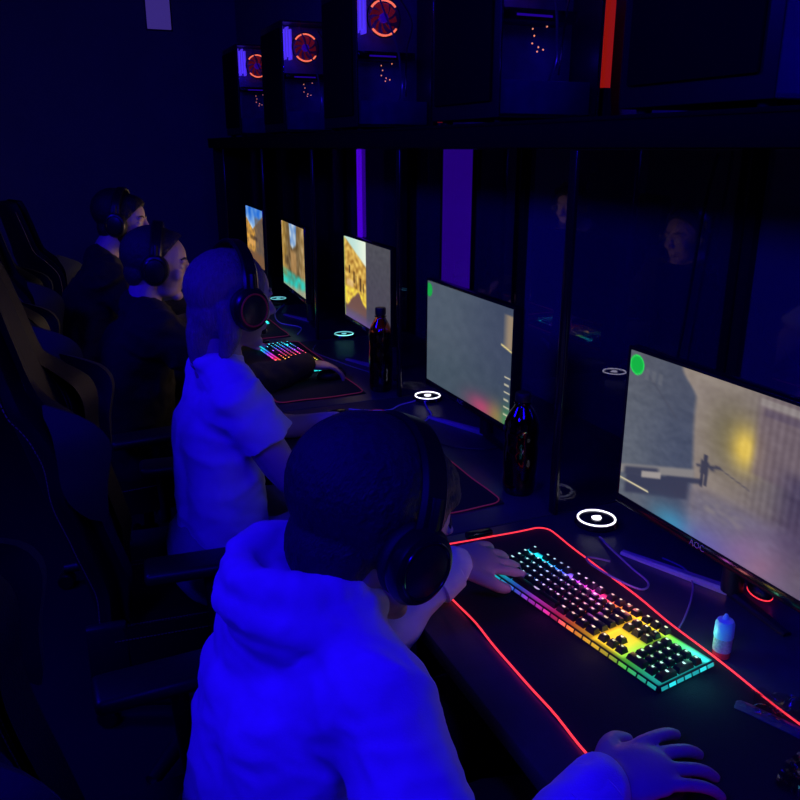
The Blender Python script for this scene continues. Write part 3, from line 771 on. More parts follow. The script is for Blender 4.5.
# crumpled wrappers at the right edge
def crumple(bm, c, sx, sy, h, seed, rot):
    n = 18
    g = [[None]*(n+1) for _ in range(n+1)]
    for j in range(n+1):
        for i in range(n+1):
            x = (i/n-.5)*sx; y = (j/n-.5)*sy
            q = noise.noise_vector(V((x*38+seed, y*38, seed)))
            z_ = h*(.5+abs(noise.noise(V((x*45, y*45, seed*2))))*1.6)+.001
            p = M.Rotation(rot, 3, 'Z') @ V((x+q.x*.008, y+q.y*.008, 0))
            g[j][i] = bm.verts.new((c[0]+p.x, c[1]+p.y, c[2]+z_))
    for j in range(n):
        for i in range(n): bm.faces.new((g[j][i], g[j][i+1], g[j+1][i+1], g[j+1][i]))
bm = bmesh.new(); crumple(bm, (.905,.672,DESK), .10, .055, .012, 3, R(-40))
bmesh.ops.solidify(bm, geom=bm.faces[:], thickness=.0006)
tag(obj('snack_wrapper', bm, K['wrap'], smooth=False), 'clear crumpled wrapper on desk right of the red line end', 'wrapper')
bm = bmesh.new(); crumple(bm, (.835,.555,DESK), .12, .09, .012, 9, R(20))
bmesh.ops.solidify(bm, geom=bm.faces[:], thickness=.0006)
tag(obj('snack_wrapper', bm, K['wrap'], smooth=False), 'clear crumpled wrapper in the lower right corner beside the hand', 'wrapper')
t = empty('straw_packet', (.862,.672,DESK+.001), rz=R(-68), label='flat narrow dark blue packet beside the end of the red line', cat='packet')
bm = bmesh.new(); rs = []
for i in range(13):
    x = -.055+.11*i/12; h = .004*(1-abs(i/6-1)**6)+.0008
    rs.append([V((x,-.012,0)), V((x,.012,0)), V((x,.012,h)), V((x,.004,h*1.3+.001*sin(i))), V((x,-.006,h*1.2)), V((x,-.012,h))])
ring_loft(bm, rs); obj('sleeve', bm, K['wrapdark'], t)
for s in (-1, 1):
    bm = bmesh.new(); box(bm, (s*.061-.005,-.012,.0), (s*.061+.005,.012,.001)); obj('crimped_end', bm, K['wrap'], t)

# ------------------------------------------------------------------ glowing pieces on the walls
t = empty('violet_bar', (1.43, 3.86, 1.13), label='bright violet vertical glowing bar above the half yellow screen', cat='light')
bm = bmesh.new(); box(bm, (-.008,-.024,-.02), (.004,.024,.405), .004); obj('glow_bar', bm, K['purple'], t)  # emissive bar added for the violet streak on the glossy wall
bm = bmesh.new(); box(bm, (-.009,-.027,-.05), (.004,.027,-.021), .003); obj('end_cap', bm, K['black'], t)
t = empty('violet_panel', (1.43, 2.79, 1.0), label='wide dim violet glowing panel behind the plain grey screen', cat='panel')
bm = bmesh.new(); box(bm, (-.004,-.125,-.02), (.006,.125,.535), .002); obj('glow_sheet', bm, K['purplepanel'], t)  # emissive sheet added for the wide violet patch on the glossy wall
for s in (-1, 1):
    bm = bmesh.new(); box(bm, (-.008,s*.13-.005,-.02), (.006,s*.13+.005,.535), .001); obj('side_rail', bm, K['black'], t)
t = empty('wall_sign', (.895, YF, 2.465), label='small pale violet rectangle high on the far wall', cat='sign')
bm = bmesh.new(); box(bm, (-.085,-.02,-.095), (.085,0,.16), .004); obj('face_panel', bm, K['sign'], t)
bm = bmesh.new(); box(bm, (-.095,-.010,-.105), (.095,-.001,.17), .003); obj('frame', bm, K['black'], t)

# ------------------------------------------------------------------ chairs
def make_chair():
    """faces +x, origin on the floor"""
    t = empty('gaming_chair', (0,0,0))
    tilt = R(-14); base = V((-.235,0,.47))
    def P(x, y, z_):       # backrest local -> chair
        return base + V((x*cos(tilt)+z_*sin(tilt), y, z_*cos(tilt)-x*sin(tilt)))
    def width(q):
        K_ = [(0,.225),(.12,.215),(.3,.235),(.48,.265),(.58,.270),(.66,.245),(.74,.175),(.84,.165),(.95,.15),(1,.12)]
        for (a, b), (c, d) in zip(K_, K_[1:]):
            if q <= c: return b+(d-b)*S(a, c, q)
        return .12
    def bol(q): return .055*S(0,.15,q)*S(.74,.6,q)+.045*exp(-((q-.56)/.09)**2)+.012
    HB = .84; rows = 40; rings = []
    for i in range(rows+1):
        q = i/rows; w = width(q); z_ = q*HB; ring = []
        nn = 24
        for j in range(nn+1):
            s = -1+2*j/nn
            x = .035+bol(q)*abs(s)**3 - .018*(1-S(0,.2,abs(abs(s)-.62))) 
            e = 1-abs(s)**10*.6
            ring.append(P(x*1. if abs(s)<.97 else x*.6, s*w*e if abs(s)>.9 else s*w, z_))
        for j in range(nn+1):
            s = 1-2*j/nn
            ring.append(P(-.035+.035*abs(s)**4+bol(q)*.45*abs(s)**3, s*w*.97, z_))
        rings.append(ring)
    bm = bmesh.new(); ring_loft(bm, rings); back = obj('backrest', bm, K['leather'], t)
    # seams: dashed double thread lines along both side bolsters, and across
    def dashes(fn, n, par, r=.0012):
        bm = bmesh.new()
        for k in range(n):
            a, b = fn((k+.1)/n), fn((k+.8)/n); tube(bm, [a, b], r, 5)
        obj('stitching', bm, K['thread'], par, smooth=False)
    for s in (-1, 1):
        for off in (.60, .645):
            def f(u, off=off, s=s):
                q = .03+.70*u; w = width(q); return P(.035+bol(q)*off**3-.018*(1-S(0,.2,abs(off-.62)))+.002, s*off*w, q*HB)
            dashes(f, 70, back)
        for off in (.985,):
            def f(u, off=off, s=s):
                q = .02+.94*u; w = width(q); return P(-.026+bol(q)*.45, s*w*.99, q*HB)
            dashes(f, 90, back)
    for s in (-1, 1):   # coloured wing panels on the edges
        bm = bmesh.new(); rr = []
        for i in range(15):
            q = .34+.34*i/14; w = width(q); h = .030*sin(pi*i/14)**.6+.002
            a = P(.045+bol(q), s*(w-.030), q*HB); b = P(.052+bol(q), s*(w-.012), q*HB); c = P(.022+bol(q), s*(w+.004), q*HB); d = P(-.005+bol(q)*.5, s*(w+.003), q*HB)
            m_ = (a+b+c+d)/4; rr.append([m_+(p-m_)*(h/.032) for p in (a,b,c,d)])
        ring_loft(bm, rr); obj('wing_panel', bm, K['trimgrey'], back, label='grey green side wing panel')
    # seat
    rings = []
    for i in range(25):
        q = i/24; x = -.25+.50*q; w = .25-.02*S(.6,1,q); ring = []
        drop = .035*S(.85,1,q)
        for j in range(21):
            s = -1+2*j/20; z_ = .455+.055*abs(s)**3.5-drop-.010*(1-S(0,.18,abs(abs(s)-.62))); ring.append(V((x, s*w, z_)))
        for j in range(21):
            s = 1-2*j/20; ring.append(V((x, s*w*.96, .365+.02*abs(s)**4)))
        rings.append(ring)
    bm = bmesh.new(); ring_loft(bm, rings); seat = obj('seat', bm, K['leather'], t)
    for s in (-1, 1):
        for off in (.60,.65):
            def f(u, off=off, s=s):
                q = .06+.86*u; w = .25-.02*S(.6,1,q); return V((-.25+.50*q, s*off*w, .455+.055*off**3.5-.035*S(.85,1,q)-.010*(1-S(0,.18,abs(off-.62)))+.001))
            dashes(f, 60, seat)
        def f(u, s=s):
            q = .04+.92*u; return V((-.25+.5*q, s*(.252-.02*S(.6,1,q)), .48-.035*S(.85,1,q)))
        dashes(f, 60, seat)
    for s in (-1, 1):
        bm = bmesh.new(); path_tube(bm, [(.0,s*.20,.375),(.0,s*.29,.375),(.0,s*.305,.42),(-.01,s*.305,.60),(-.01,s*.305,.655)], .016, 6, 10); box(bm, (-.15,s*.305-.045,.655), (.13,s*.305+.045,.685), .012, 3)
        obj('armrest', bm, K['black'], t)
        bm = bmesh.new(); box(bm, (-.29,s*.235-.015,.38), (-.20,s*.235+.015,.52), .01); obj('hinge_cover', bm, K['black'], t)
    bm = bmesh.new(); box(bm, (-.13,-.11,.325), (.13,.11,.366), .01); obj('mechanism', bm, K['metal'], t)
    bm = bmesh.new(); lathe(bm, [(0,.09),(.03,.09),(.03,.22),(.018,.225),(.018,.33),(0,.33)], 20); obj('gas_lift', bm, K['metal'], t)
    for k in range(5):
        a = 2*pi*k/5+.3; d = V((cos(a), sin(a), 0))
        bm = bmesh.new(); tube(bm, [V((0,0,.105))+d*.02, V((0,0,.095))+d*.17, V((0,0,.078))+d*.31], [.03,.024,.018], 10); l = obj('leg', bm, K['black'], t)
        bm = bmesh.new()
        for s in (-1, 1):
            c = V((0,0,.030))+d*.31+V((-d.y,d.x,0))*s*.014
            lathe(bm, [(0,-.009),(.024,-.009),(.029,-.005),(.029,.005),(.024,.009),(0,.009)], 18, M.Translation(c) @ V((0,0,1)).rotation_difference(V((-d.y,d.x,0))).to_matrix().to_4x4())
        tube(bm, [V((0,0,.030))+d*.31, V((0,0,.07))+d*.31], .008, 8)
        obj('caster', bm, K['blackgloss'], l)
    return t
ch = make_chair()
CH = [((.13,.93,0), R(2), 'black gaming chair of the front person in white hoodie, lower left'),
      ((.27,1.91,0), R(-5), 'black gaming chair behind the person in white t-shirt, curved pale stitching'),
      ((.20,2.80,0), R(6), 'gaming chair with grey green wings behind person with round headset'),
      ((.18,3.70,0), R(4), 'gaming chair behind the farthest dark haired person'),
      ((.22,4.62,0), R(20), 'empty gaming chair at the farthest desk')]
for i, (p, a, lb) in enumerate(CH):
    o = ch if i == 0 else clone(ch)
    tag(place(o, p, a), lb, 'chair', 'black gaming chairs')

# ------------------------------------------------------------------ people
def head_mtx(c, yaw=0, pitch=0, roll=0, s=1.):
    return M.Translation(c) @ M.Rotation(yaw, 4, 'Z') @ M.Rotation(pitch, 4, 'Y') @ M.Rotation(roll, 4, 'X') @ M.Diagonal((s,s,s,1))
def add_head(bm, H):
    def E(c, r, **k): ell(bm, c, r, mtx=H, **k)
    E((-.014,0,.030), (.098,.076,.088), seg=32)
    E((.030,0,.030), (.060,.064,.070))
    E((.030,0,-.025), (.060,.058,.080))
    E((.028,0,-.070), (.052,.052,.036)); E((.066,0,-.096), (.022,.026,.018))
    E((-.03,0,-.04), (.065,.058,.06))
    E((.076,.026,.026), (.015,.024,.009)); E((.076,-.026,.026), (.015,.024,.009))
    pts = [H @ V(p) for p in ((.088,0,.022),(.099,0,.0),(.111,0,-.020))]; limb(bm, pts, [.008,.009,.012], 12)
    E((.097,.011,-.026), (.010,.008,.007)); E((.097,-.011,-.026), (.010,.008,.007))
    E((.086,0,-.052), (.011,.022,.006)); E((.084,0,-.062), (.011,.020,.007))
    for s in (-1, 1):
        E((.058,s*.036,-.022), (.026,.022,.024))
        E((-.002,s*.077,-.008), (.017,.008,.030)); E((-.008,s*.084,.004), (.014,.006,.020))
        E((.072,s*.031,.008), (.011,.015,.008))
def add_hand(bm, w, d, up, side, curl=.35, spread=1., s=1.):
    """w wrist, d direction of the fingers, up back of the hand, side=+1 thumb to +n"""
    d = V(d).normalized(); up = V(up); up = (up-d*up.dot(d)).normalized(); n = d.cross(up)*side
    w = V(w)
    rot = M((d, n, up)).transposed()
    ell(bm, w+d*.044*s, (.048*s,.037*s,.016*s), rot=rot)
    ell(bm, w+d*.056*s, (.028*s,.039*s,.013*s), rot=rot)
    ell(bm, w+d*.012*s, (.03*s,.027*s,.018*s), rot=rot)
    L = [(.030,.082,.0082),(.010,.092,.0085),(-.011,.086,.0082),(-.031,.068,.0073)]
    for k, (o, l, r) in enumerate(L):
        a = o/.029*.13*spread; dd = (d*cos(a)+n*sin(a)).normalized()
        p = w+d*.076*s+n*o*s; P_ = [w+d*.050*s+n*o*.80*s, p]
        c = curl*(1+.12*k); ang = .05
        for q in (.45,.31,.26):
            ang += c; p = p+(dd*cos(ang)-up*sin(ang))*l*q*s; P_.append(p)
        limb(bm, P_, [r*s*1.05, r*s*1.08, r*s, r*s*.95, r*s*.80], 12)
    P_ = [w+d*.012*s+n*.018*s, w+d*.038*s+n*.042*s-up*.004*s, w+d*.062*s+n*.055*s-up*.012*s, w+d*.082*s+n*.055*s-up*.02*s]
    limb(bm, P_, [.0135*s,.0118*s,.0105*s,.0085*s], 12)
def seated(name, label, J, style):
    """J: joints in world space"""
    hp = V(J['pelvis']); root = empty(name, (hp.x, hp.y, 0), label=label, cat='person')
    ch_, nk = V(J['chest']), V(J['neck'])
    H = head_mtx(J['head'], *J['head_rot'], s=J.get('hs', 1.))
    vox = style.get('voxel', .0042)
    yv = (V(J['lsh'])-V(J['rsh'])).normalized()
    bm = bmesh.new(); add_head(bm, H)
    hc = H @ V((-.022,0,-.06))
    limb(bm, [hc, (hc+nk)/2+V((-.008,0,0)), nk-V((0,0,.03))], [.054,.054,.062])
    # torso core and hips
    def slab(bmx, c, rx, ry, rz): ell(bmx, c, (rx,ry,rz), rot=M((yv.cross(V((0,0,1))).normalized(), yv, V((0,0,1)))).transposed())
    kk = style.get('bulk', 1.)*.84
    limb(bm, [hp+V((0,0,.02)), (hp+ch_)/2, ch_], [.12*kk,.115*kk,.115*kk], 20)
    slab(bm, ch_, .09*kk, .16*kk, .12*kk)
    for a, b in (('lsh','l'),('rsh','r')):
        limb(bm, [V(J[a]), V(J[b+'el']), V(J[b+'wr'])], [.050,.038,.025])
        sh = V(J[a]); limb(bm, [ch_+V((0,0,.06)), sh], [.055,.045])
    for s, b in ((1,'l'),(-1,'r')):
        hip = hp+yv*.09*s
        limb(bm, [hip, V(J[b+'kn']), V(J[b+'an'])], [.075,.052,.036])
        fd = V((.16,0,0)); limb(bm, [V(J[b+'an'])-V((.02,0,.03)), V(J[b+'an'])+V((.15,0,-.045))], [.035,.026])
    for b, sd in (('l',1),('r',-1)):
        hd = J.get(b+'hand', {})
        add_hand(bm, J[b+'wr'], hd.get('d', V(J[b+'wr'])-V(J[b+'el'])), hd.get('up', (0,0,1)), hd.get('side', -1 if b=='l' else 1), hd.get('curl', .3), hd.get('spread', 1), hd.get('s', 1.))
    bm = fuse(bm, vox, 4)
    body = obj('body', bm, K['skin'], root, world=True)
    for s in (-1, 1):
        bm = bmesh.new(); ell(bm, (.0735,s*.031,.007), (.0105,.0105,.0105), seg=12, mtx=H); obj('eye', bm, K['eye'], root, world=True)
    for s in (-1, 1):
        bm = bmesh.new(); path_tube(bm, [H @ V(p) for p in ((.088,s*.012,.030),(.086,s*.028,.036),(.073,s*.046,.031))], .0035, 4, 8); obj('eyebrow', bm, K[style['hairmat']], root, world=True)
    # hair
    bm = bmesh.new(); hk = style['hair']
    def E(c, r): ell(bm, c, r, mtx=H, seg=28)
    if hk == 'bald':
        E((-.022,0,.022), (.096,.0785,.080)); E((-.055,0,-.03), (.048,.060,.05))
    elif hk == 'pony':
        E((-.018,0,.032), (.103,.085,.093)); E((-.045,0,-.03), (.062,.072,.066))
        limb(bm, [H @ V(p) for p in ((-.055,0,-.02),(-.075,.0,-.08),(-.078,0,-.15))], [.046,.036,.018])
        limb(bm, [H @ V(p) for p in ((-.045,-.06,-.01),(-.035,-.068,-.07),(-.04,-.055,-.12))], [.032,.026,.014])
    else:
        E((-.020,0,.036), (.106,.084,.094)); E((.02,0,.075), (.07,.062,.045)); E((-.055,0,-.025), (.055,.066,.062))
        if hk == 'full':
            E((-.04,0,.05), (.098,.088,.090)); E((.055,.0,.062), (.038,.058,.036))
    bm = fuse(bm, .004, 2)
    # keep the face free: cut in front of the hairline
    c0 = H @ V((.060,0,.055)); n0 = H.to_3x3() @ V((1,0,-.75))
    if hk == 'bald': c0 = H @ V((-.005,0,.035)); n0 = H.to_3x3() @ V((1,0,.95))
    if hk == 'receding': c0 = H @ V((.030,0,.055))
    if hk == 'pony': c0 = H @ V((.045,0,.03)); n0 = H.to_3x3() @ V((1,0,-.45))
    g = bm.verts[:]+bm.edges[:]+bm.faces[:]
    bmesh.ops.bisect_plane(bm, geom=g, plane_co=c0, plane_no=n0, clear_outer=True)
    bmesh.ops.holes_fill(bm, edges=[e for e in bm.edges if e.is_boundary])
    wrinkle(bm, style.get('hairw', .0016), 55, 2, stretch=(1,2.5,1))
    obj('hair', bm, K[style['hairmat']], root, world=True)
    if style.get('beard'):
        bm = bmesh.new(); E((.030,0,-.075), (.060,.056,.042)); E((.064,0,-.092),(.030,.034,.030)); E((.012,0,-.05),(.05,.066,.045))
        bm = fuse(bm, .004, 2); wrinkle(bm, .003, 80, 5)
        obj('beard', bm, K['beard'], root, world=True)
    # upper garment
    cm = K[style['top']]
    bm = bmesh.new()
    k = style.get('bulk', 1.)
    mid = (hp+ch_)/2+V(style.get('belly', (0,0,0)))
    limb(bm, [hp+V((0,0,.0)), mid, ch_], [.135*k,.14*k,.13*k], 24)
    for s in (-1, 1): limb(bm, [hp+yv*.06*s, mid+yv*.07*s, ch_+yv*.06*s], [.12*k,.12*k,.12*k], 24)
    slab(bm, ch_, .115*k, .19*k, .14*k)
    for a, b in (('lsh','l'),('rsh','r')):
        sh = V(J[a]); limb(bm, [nk-V((0,0,.045)), (nk*.4+sh*.6)-V((.0,0,.002)), sh], [.070*k,.070*k,.072*k])
        limb(bm, [ch_, sh], [.11*k,.080*k])
        e, w_ = V(J[b+'el']), V(J[b+'wr'])
        if style['sleeve'] == 'long':
            limb(bm, [sh, sh.lerp(e,.5), e, e.lerp(w_,.55), w_-(w_-e).normalized()*.012], [.074*k,.068*k,.060*k,.052*k,.042])
            limb(bm, [w_-(w_-e).normalized()*.05, w_-(w_-e).normalized()*.012], [.040,.038])
        else:
            ell(bm, sh, (.080*k,.080*k,.080*k)); tube(bm, [sh, sh.lerp(e,.25), sh.lerp(e,.46)], [.078*k,.082*k,.088*k], 24)
    if style.get('hood'):
        up = (hc-nk).normalized()
        # collar heap behind and around the neck
        for rr_, cc, ra in ((.078, nk+V((-.022,0,.018)), .038), (.070, nk+V((-.030,0,.052)), .030)):
            for q in range(21):
                a = -pi+2*pi*q/20; p = cc+V((-cos(a)*rr_*1.05, sin(a)*rr_*1.15, .012*cos(a)))
                ell(bm, p, (ra,ra,ra*.9), seg=12)
        ell(bm, nk+V((-.065,.01,.0)), (.06,.115,.06))
        ell(bm, nk+V((-.085,.03,-.06)), (.05,.11,.07))
    else:
        ell(bm, nk+V((-.01,0,.0)), (.070,.075,.035))
        if style['topname'] != 't_shirt': ell(bm, nk+V((-.008,0,.022)), (.066,.068,.040))
    bm = fuse(bm, style.get('cvox', .008), 6)
    cut_open_planes = [(hp+V((0,0,-.055)), (0,0,-1))]
    cut_open(bm, cut_open_planes)
    sd = style.get('seed', 1)
    wrinkle(bm, style.get('fold', .012), style.get('ff', 7.), sd, stretch=(1,1,1.6))
    wrinkle(bm, style.get('fold', .012)*.4, 19., sd+3, stretch=(1,1,1.5))
    bmesh.ops.smooth_vert(bm, verts=bm.verts[:], factor=.5, use_axis_x=True, use_axis_y=True, use_axis_z=True)
    top = obj(style['topname'], bm, cm, root, world=True)
    if style['sleeve'] == 'long':
        for b in 'lr':
            e, w_ = V(J[b+'el']), V(J[b+'wr']); d = (w_-e).normalized()
            bm = bmesh.new(); tube(bm, [w_-d*.055, w_-d*.052, w_-d*.010, w_-d*.006], [.040,.0445,.0415,.036], 24); obj('cuff', bm, cm, top, world=True)
    # trousers and shoes
    bm = bmesh.new()
    limb(bm, [hp+V((-.02,-.05,0)), hp+V((-.02,.05,0))], [.125,.125]); 
    for s, b in ((1,'l'),(-1,'r')):
        hip = hp+yv*.09*s; an = V(J[b+'an'])
        limb(bm, [hip, V(J[b+'kn']), V(J[b+'kn']).lerp(an,.5), an+V((0,0,.02))], [.10,.072,.062,.056])
    bm = fuse(bm, .012, 4); wrinkle(bm, .006, 9, sd+8); obj('trousers', bm, K[style.get('trousers', 'denim')], root, world=True)
    for b in 'lr':
        an = V(J[b+'an']); bm = bmesh.new()
        x0, y0 = an.x, an.y
        rs = []
        for q in range(13):
            f_ = q/12; x = x0-.075+.27*f_; w = .036+.012*sin(pi*min(1,f_*1.1)); h = (.085 if f_ < .35 else .085-.045*S(.35,.8,f_))*(1 if f_<.9 else .8)
            if q in (0, 12): w *= .6; h *= .7
            rs.append([V((x, y0+w*cos(a), .002+max(0,h*(sin(a)*.5+.5)))) for a in [2*pi*j/14 for j in range(14)]])
        ring_loft(bm, rs); obj('shoe', bm, K['black'], root, world=True)
    return root, H
def headset(H, label, glow=False, mic=True, cup_k=1.):
    c = H @ V((0,0,0)); t = empty('headset', c, label=label, cat='headset', group='headsets worn by the players')
    bm = bmesh.new(); rs = []
    for k in range(33):
        a = R(-8)+k/32*R(196); y = .100*cos(a); z_ = .020+.118*sin(a)
        o = V((-.008, cos(a), sin(a)))
        e = V((0,cos(a),sin(a)))
        rs.append([H @ (V((-.008+x, y, z_))+e*d) for x, d in ((-.017,0),(.017,0),(.019,.004),(.014,.009),(-.014,.009),(-.019,.004))])
    ring_loft(bm, rs); obj('headband', bm, K['headset'], t, world=True)
    for s in (-1, 1):
        A = H @ M.Translation((-.006, s*.078, -.004)) @ M.Rotation(-s*pi/2, 4, 'X') @ M.Diagonal((cup_k,cup_k,1,1))
        bm = bmesh.new(); lathe(bm, [(0,.016),(.040,.016),(.047,.020),(.049,.030),(.044,.040),(.030,.045),(0,.046)], 36, A @ M.Diagonal((.92,1.05,1,1))); cup = obj('ear_cup', bm, K['headset'], t, world=True)
        bm = bmesh.new(); n = 36
        tube(bm, [A @ V((.034*cos(2*pi*k/n), .038*sin(2*pi*k/n), .009)) for k in range(n+1)], .012, 10); obj('ear_cushion', bm, K['cushion'], cup, world=True)
        bm = bmesh.new(); tube(bm, [A @ V((.033*cos(2*pi*k/n), .037*sin(2*pi*k/n), .0435)) for k in range(n+1)], .0022, 8); obj('cup_ring', bm, K['earlight'] if glow else K['blackgloss'], cup, world=True)
        bm = bmesh.new(); tube(bm, [H @ V((-.006, s*.103, .0)), H @ V((-.007, s*.106, .045)), H @ V((-.008, s*.100, .075))], [.010,.009,.008], 8); obj('yoke', bm, K['metal'], t, world=True)
    if mic:
        bm = bmesh.new(); path_tube(bm, [H @ V(p) for p in ((.02,.108,-.03),(.06,.10,-.065),(.095,.06,-.08),(.105,.035,-.078))], .003); ell(bm, (.108,.028,-.077), (.009,.012,.009), mtx=H, seg=12); obj('microphone', bm, K['headset'], t, world=True)
    return t

A, HA = seated('person', 'person in a white hoodie leaning over the nearest keyboard, wearing black headset', dict(
    pelvis=(.19,.93,.54), chest=(.225,.93,.80), neck=(.275,.93,.955), head=(.357,.922,1.046), head_rot=(R(10), R(24), R(0)), hs=1.10,
    lsh=(.28,1.105,.895), rsh=(.295,.765,.895), lel=(.40,1.095,.745), lwr=(.590,1.135,.830), rel=(.315,.545,.735), rwr=(.530,.618,.812),
    lhand=dict(d=(.94,.24,-.16), up=(.15,-.30,1), curl=.17, side=1, s=1.12, spread=1.3), rhand=dict(d=(1,.04,-.02), up=(.05,-.1,1), curl=.17, side=-1, spread=1.5, s=1.12),
    lkn=(.62,1.06,.56), rkn=(.62,.78,.56), lan=(.60,1.06,.10), ran=(.58,.78,.10)),
    dict(hair='full', hairmat='hair', top='white_cloth', topname='hoodie', sleeve='long', hood=True, voxel=.004, cvox=.006, bulk=.94, fold=.008, ff=6., seed=4))
headset(HA, 'large black headset on the front person in white hoodie', cup_k=.92)
B, HB_ = seated('person', 'person with blond hair in a white t-shirt and headset, in front of plain grey screen', dict(
    pelvis=(.315,1.90,.55), chest=(.315,1.90,.87), neck=(.335,1.90,1.055), head=(.375,1.905,1.190), head_rot=(R(16), R(8), R(0)),
    lsh=(.335,2.05,.985), rsh=(.350,1.750,.985), lel=(.50,2.10,.80), lwr=(.67,2.03,.81), rel=(.475,1.70,.775), rwr=(.68,1.70,.81),
    lhand=dict(curl=.3, side=1, d=(1,0,-.2)), rhand=dict(curl=.3, side=-1, d=(1,0,-.2)),
    lkn=(.68,2.0,.56), rkn=(.68,1.80,.56), lan=(.64,2.0,.10), ran=(.64,1.8,.10)),
    dict(hair='pony', hairmat='blond', top='white_cloth', topname='t_shirt', sleeve='short', bulk=.80, fold=.007, seed=9, trousers='grey_cloth'))
headset(HB_, 'headset with faint red ring on the blond person in white t-shirt', glow=True)
Cc, HC = seated('person', 'person with lit profile and round headset in dark clothes, beside the small rainbow keyboard', dict(
    pelvis=(.15,2.80,.54), chest=(.215,2.80,.86), neck=(.255,2.80,1.035), head=(.312,2.80,1.165), head_rot=(R(-9), R(8), R(0)),
    lsh=(.27,2.98,.98), rsh=(.27,2.62,.975), lel=(.42,3.08,.80), lwr=(.62,3.12,.81), rel=(.50,2.53,.80), rwr=(.76,2.60,.820),
    lhand=dict(curl=.3, side=1, d=(1,0,-.14)), rhand=dict(curl=.28, side=-1, d=(1,.05,-.14), spread=1.4),
    lkn=(.58,2.9,.56), rkn=(.58,2.7,.56), lan=(.55,2.9,.10), ran=(.55,2.7,.10)),
    dict(hair='receding', hairmat='hair', top='black_cloth', topname='sweatshirt', sleeve='long', bulk=1.0, seed=13))
headset(HC, 'round black headset on the person with lit profile')
Dd, HD = seated('person', 'farthest person with short black hair and beard in dark clothes', dict(
    pelvis=(.05,3.70,.54), chest=(.13,3.70,.89), neck=(.18,3.70,1.085), head=(.285,3.70,1.235), head_rot=(R(-20), R(6), R(0)),
    lsh=(.19,3.88,1.02), rsh=(.19,3.51,1.02), lel=(.36,3.92,.80), lwr=(.62,3.90,.81), rel=(.36,3.48,.80), rwr=(.62,3.53,.81),
    lhand=dict(curl=.3, side=1, d=(1,0,-.14)), rhand=dict(curl=.3, side=-1, d=(1,0,-.14)),
    lkn=(.50,3.8,.56), rkn=(.50,3.6,.56), lan=(.48,3.8,.10), ran=(.48,3.6,.10)),
    dict(hair='full', hairmat='black_hair', top='black_cloth', topname='jacket', sleeve='long', bulk=1.03, seed=17, beard=True))
headset(HD, 'headset on the farthest black haired person', mic=False)

# ------------------------------------------------------------------ lights
def uv_fixture(loc, size, power, target, label):
    t = empty('ultraviolet_flood_light', loc, label=label, cat='light', group='ultraviolet ceiling floods')
    bm = bmesh.new(); box(bm, (-.30,-.05,.02), (.30,.05,.09), .01); obj('housing', bm, K['black'], t)
    bm = bmesh.new(); tube(bm, [(-.27,0,.0),(.27,0,.0)], .013, 12); obj('tube', bm, K['uv'], t)
    l = bpy.data.lights.new('uv', 'AREA'); l.shape = 'DISK'; l.size = size; l.energy = power; l.color = (.010, .0005, 1)
    o = bpy.data.objects.new('ultraviolet_lamp', l); C.objects.link(o)
    p = V(loc)+V((0,0,-.04)); o.location = p; o.rotation_euler = (V(target)-p).to_track_quat('-Z', 'Y').to_euler()
uv_fixture((-1.1,.0,2.5), .6, 33, (.2,1.2,.9), 'ultraviolet flood light on ceiling behind the camera')
uv_fixture((.35,-.35,2.5), .5, 11, (.5,1.3,.8), 'added ultraviolet fill light above the camera')  # extra flood added to brighten the hands and the shadowed sleeve
uv_fixture((-1.3,2.2,2.5), .6, 26, (.3,2.0,.9), 'ultraviolet flood light on ceiling left of the chairs')
def screen_glow(i, power, col):
    l = bpy.data.lights.new('screen_glow', 'AREA'); l.shape = 'RECTANGLE'; l.size = .28; l.size_y = .46; l.energy = power; l.color = col; l.spread = R(130)
    o = bpy.data.objects.new('screen_glow', l); C.objects.link(o)
    o.location = (mloc[i][0]-.006, mloc[i][1], CAMZ-mz[i]); o.rotation_euler = (0, R(90), 0)
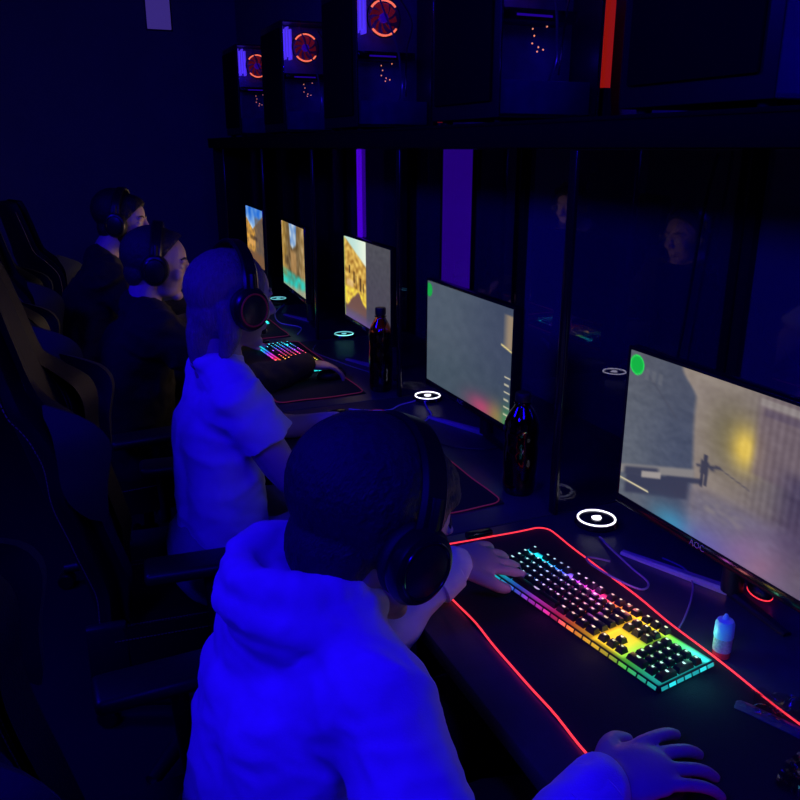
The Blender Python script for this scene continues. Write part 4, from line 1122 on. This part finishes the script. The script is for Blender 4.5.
screen_glow(0, .02, (.3,.15,1)); screen_glow(1, .05, (.5,.5,1)); screen_glow(2, .42, (1,.62,.35)); screen_glow(3, 1.1, (1,.6,.35)); screen_glow(4, .8, (1,.75,.5))
def led(loc, power, col, r=.012, name='led_glow'):
    l = bpy.data.lights.new(name, 'POINT'); l.energy = power; l.color = col; l.shadow_soft_size = r
    o = bpy.data.objects.new(name, l); C.objects.link(o); o.location = loc
KM = kb.matrix_basis.copy() if False else (M.Translation(kb.location) @ kb.rotation_euler.to_matrix().to_4x4())
for (x, y, p_, c) in ((-.19,.03,.030,(.1,.9,1)), (-.10,.045,.025,(.25,.3,1)), (-.02,.045,.03,(.9,.15,.9)), (.05,.06,.03,(1,.25,.25)), (.10,.0,.03,(1,.75,.1)), (-.03,-.078,.012,(.9,.1,.7)), (.09,-.078,.012,(1,.6,.1)), (.235,.0,.035,(.1,.9,.8)), (.17,.075,.02,(.2,1,.6))):
    led(KM @ V((x, y, .032)), p_*(.15 if x < -.15 else .6 if x < -.05 else 2.4 if y > .04 else 1), c, name='keyboard_glow')
for y in cy: led((1.02+.05, y+.05, SH+.30), .06, (.05,.02,1), name='case_glow'); led((1.02+.20, y+.05, SH+.15), .04, (.05,.02,1), name='case_glow')
w = bpy.data.worlds.new('World'); sc.world = w; w.use_nodes = True
w.node_tree.nodes['Background'].inputs[0].default_value = (.02,.01,1,1); w.node_tree.nodes['Background'].inputs[1].default_value = .02

# ------------------------------------------------------------------ camera
cam = bpy.data.cameras.new('camera'); co = bpy.data.objects.new('camera', cam); C.objects.link(co)
cam.sensor_width = 36; cam.lens = 36.0; cam.clip_start = .02
co.location = (0,0,CAMZ); co.rotation_euler = (R(90-17.484), 0, R(-23.114))
sc.camera = co
sc.view_settings.view_transform = 'Standard'; sc.view_settings.look = 'None'; sc.view_settings.gamma = 1; sc.view_settings.exposure = 0
sc.view_settings.use_curve_mapping = False
sc.cycles.use_denoising = True
sc.cycles.max_bounces = 6; sc.cycles.transparent_max_bounces = 16
sc.cycles.sample_clamp_indirect = 4
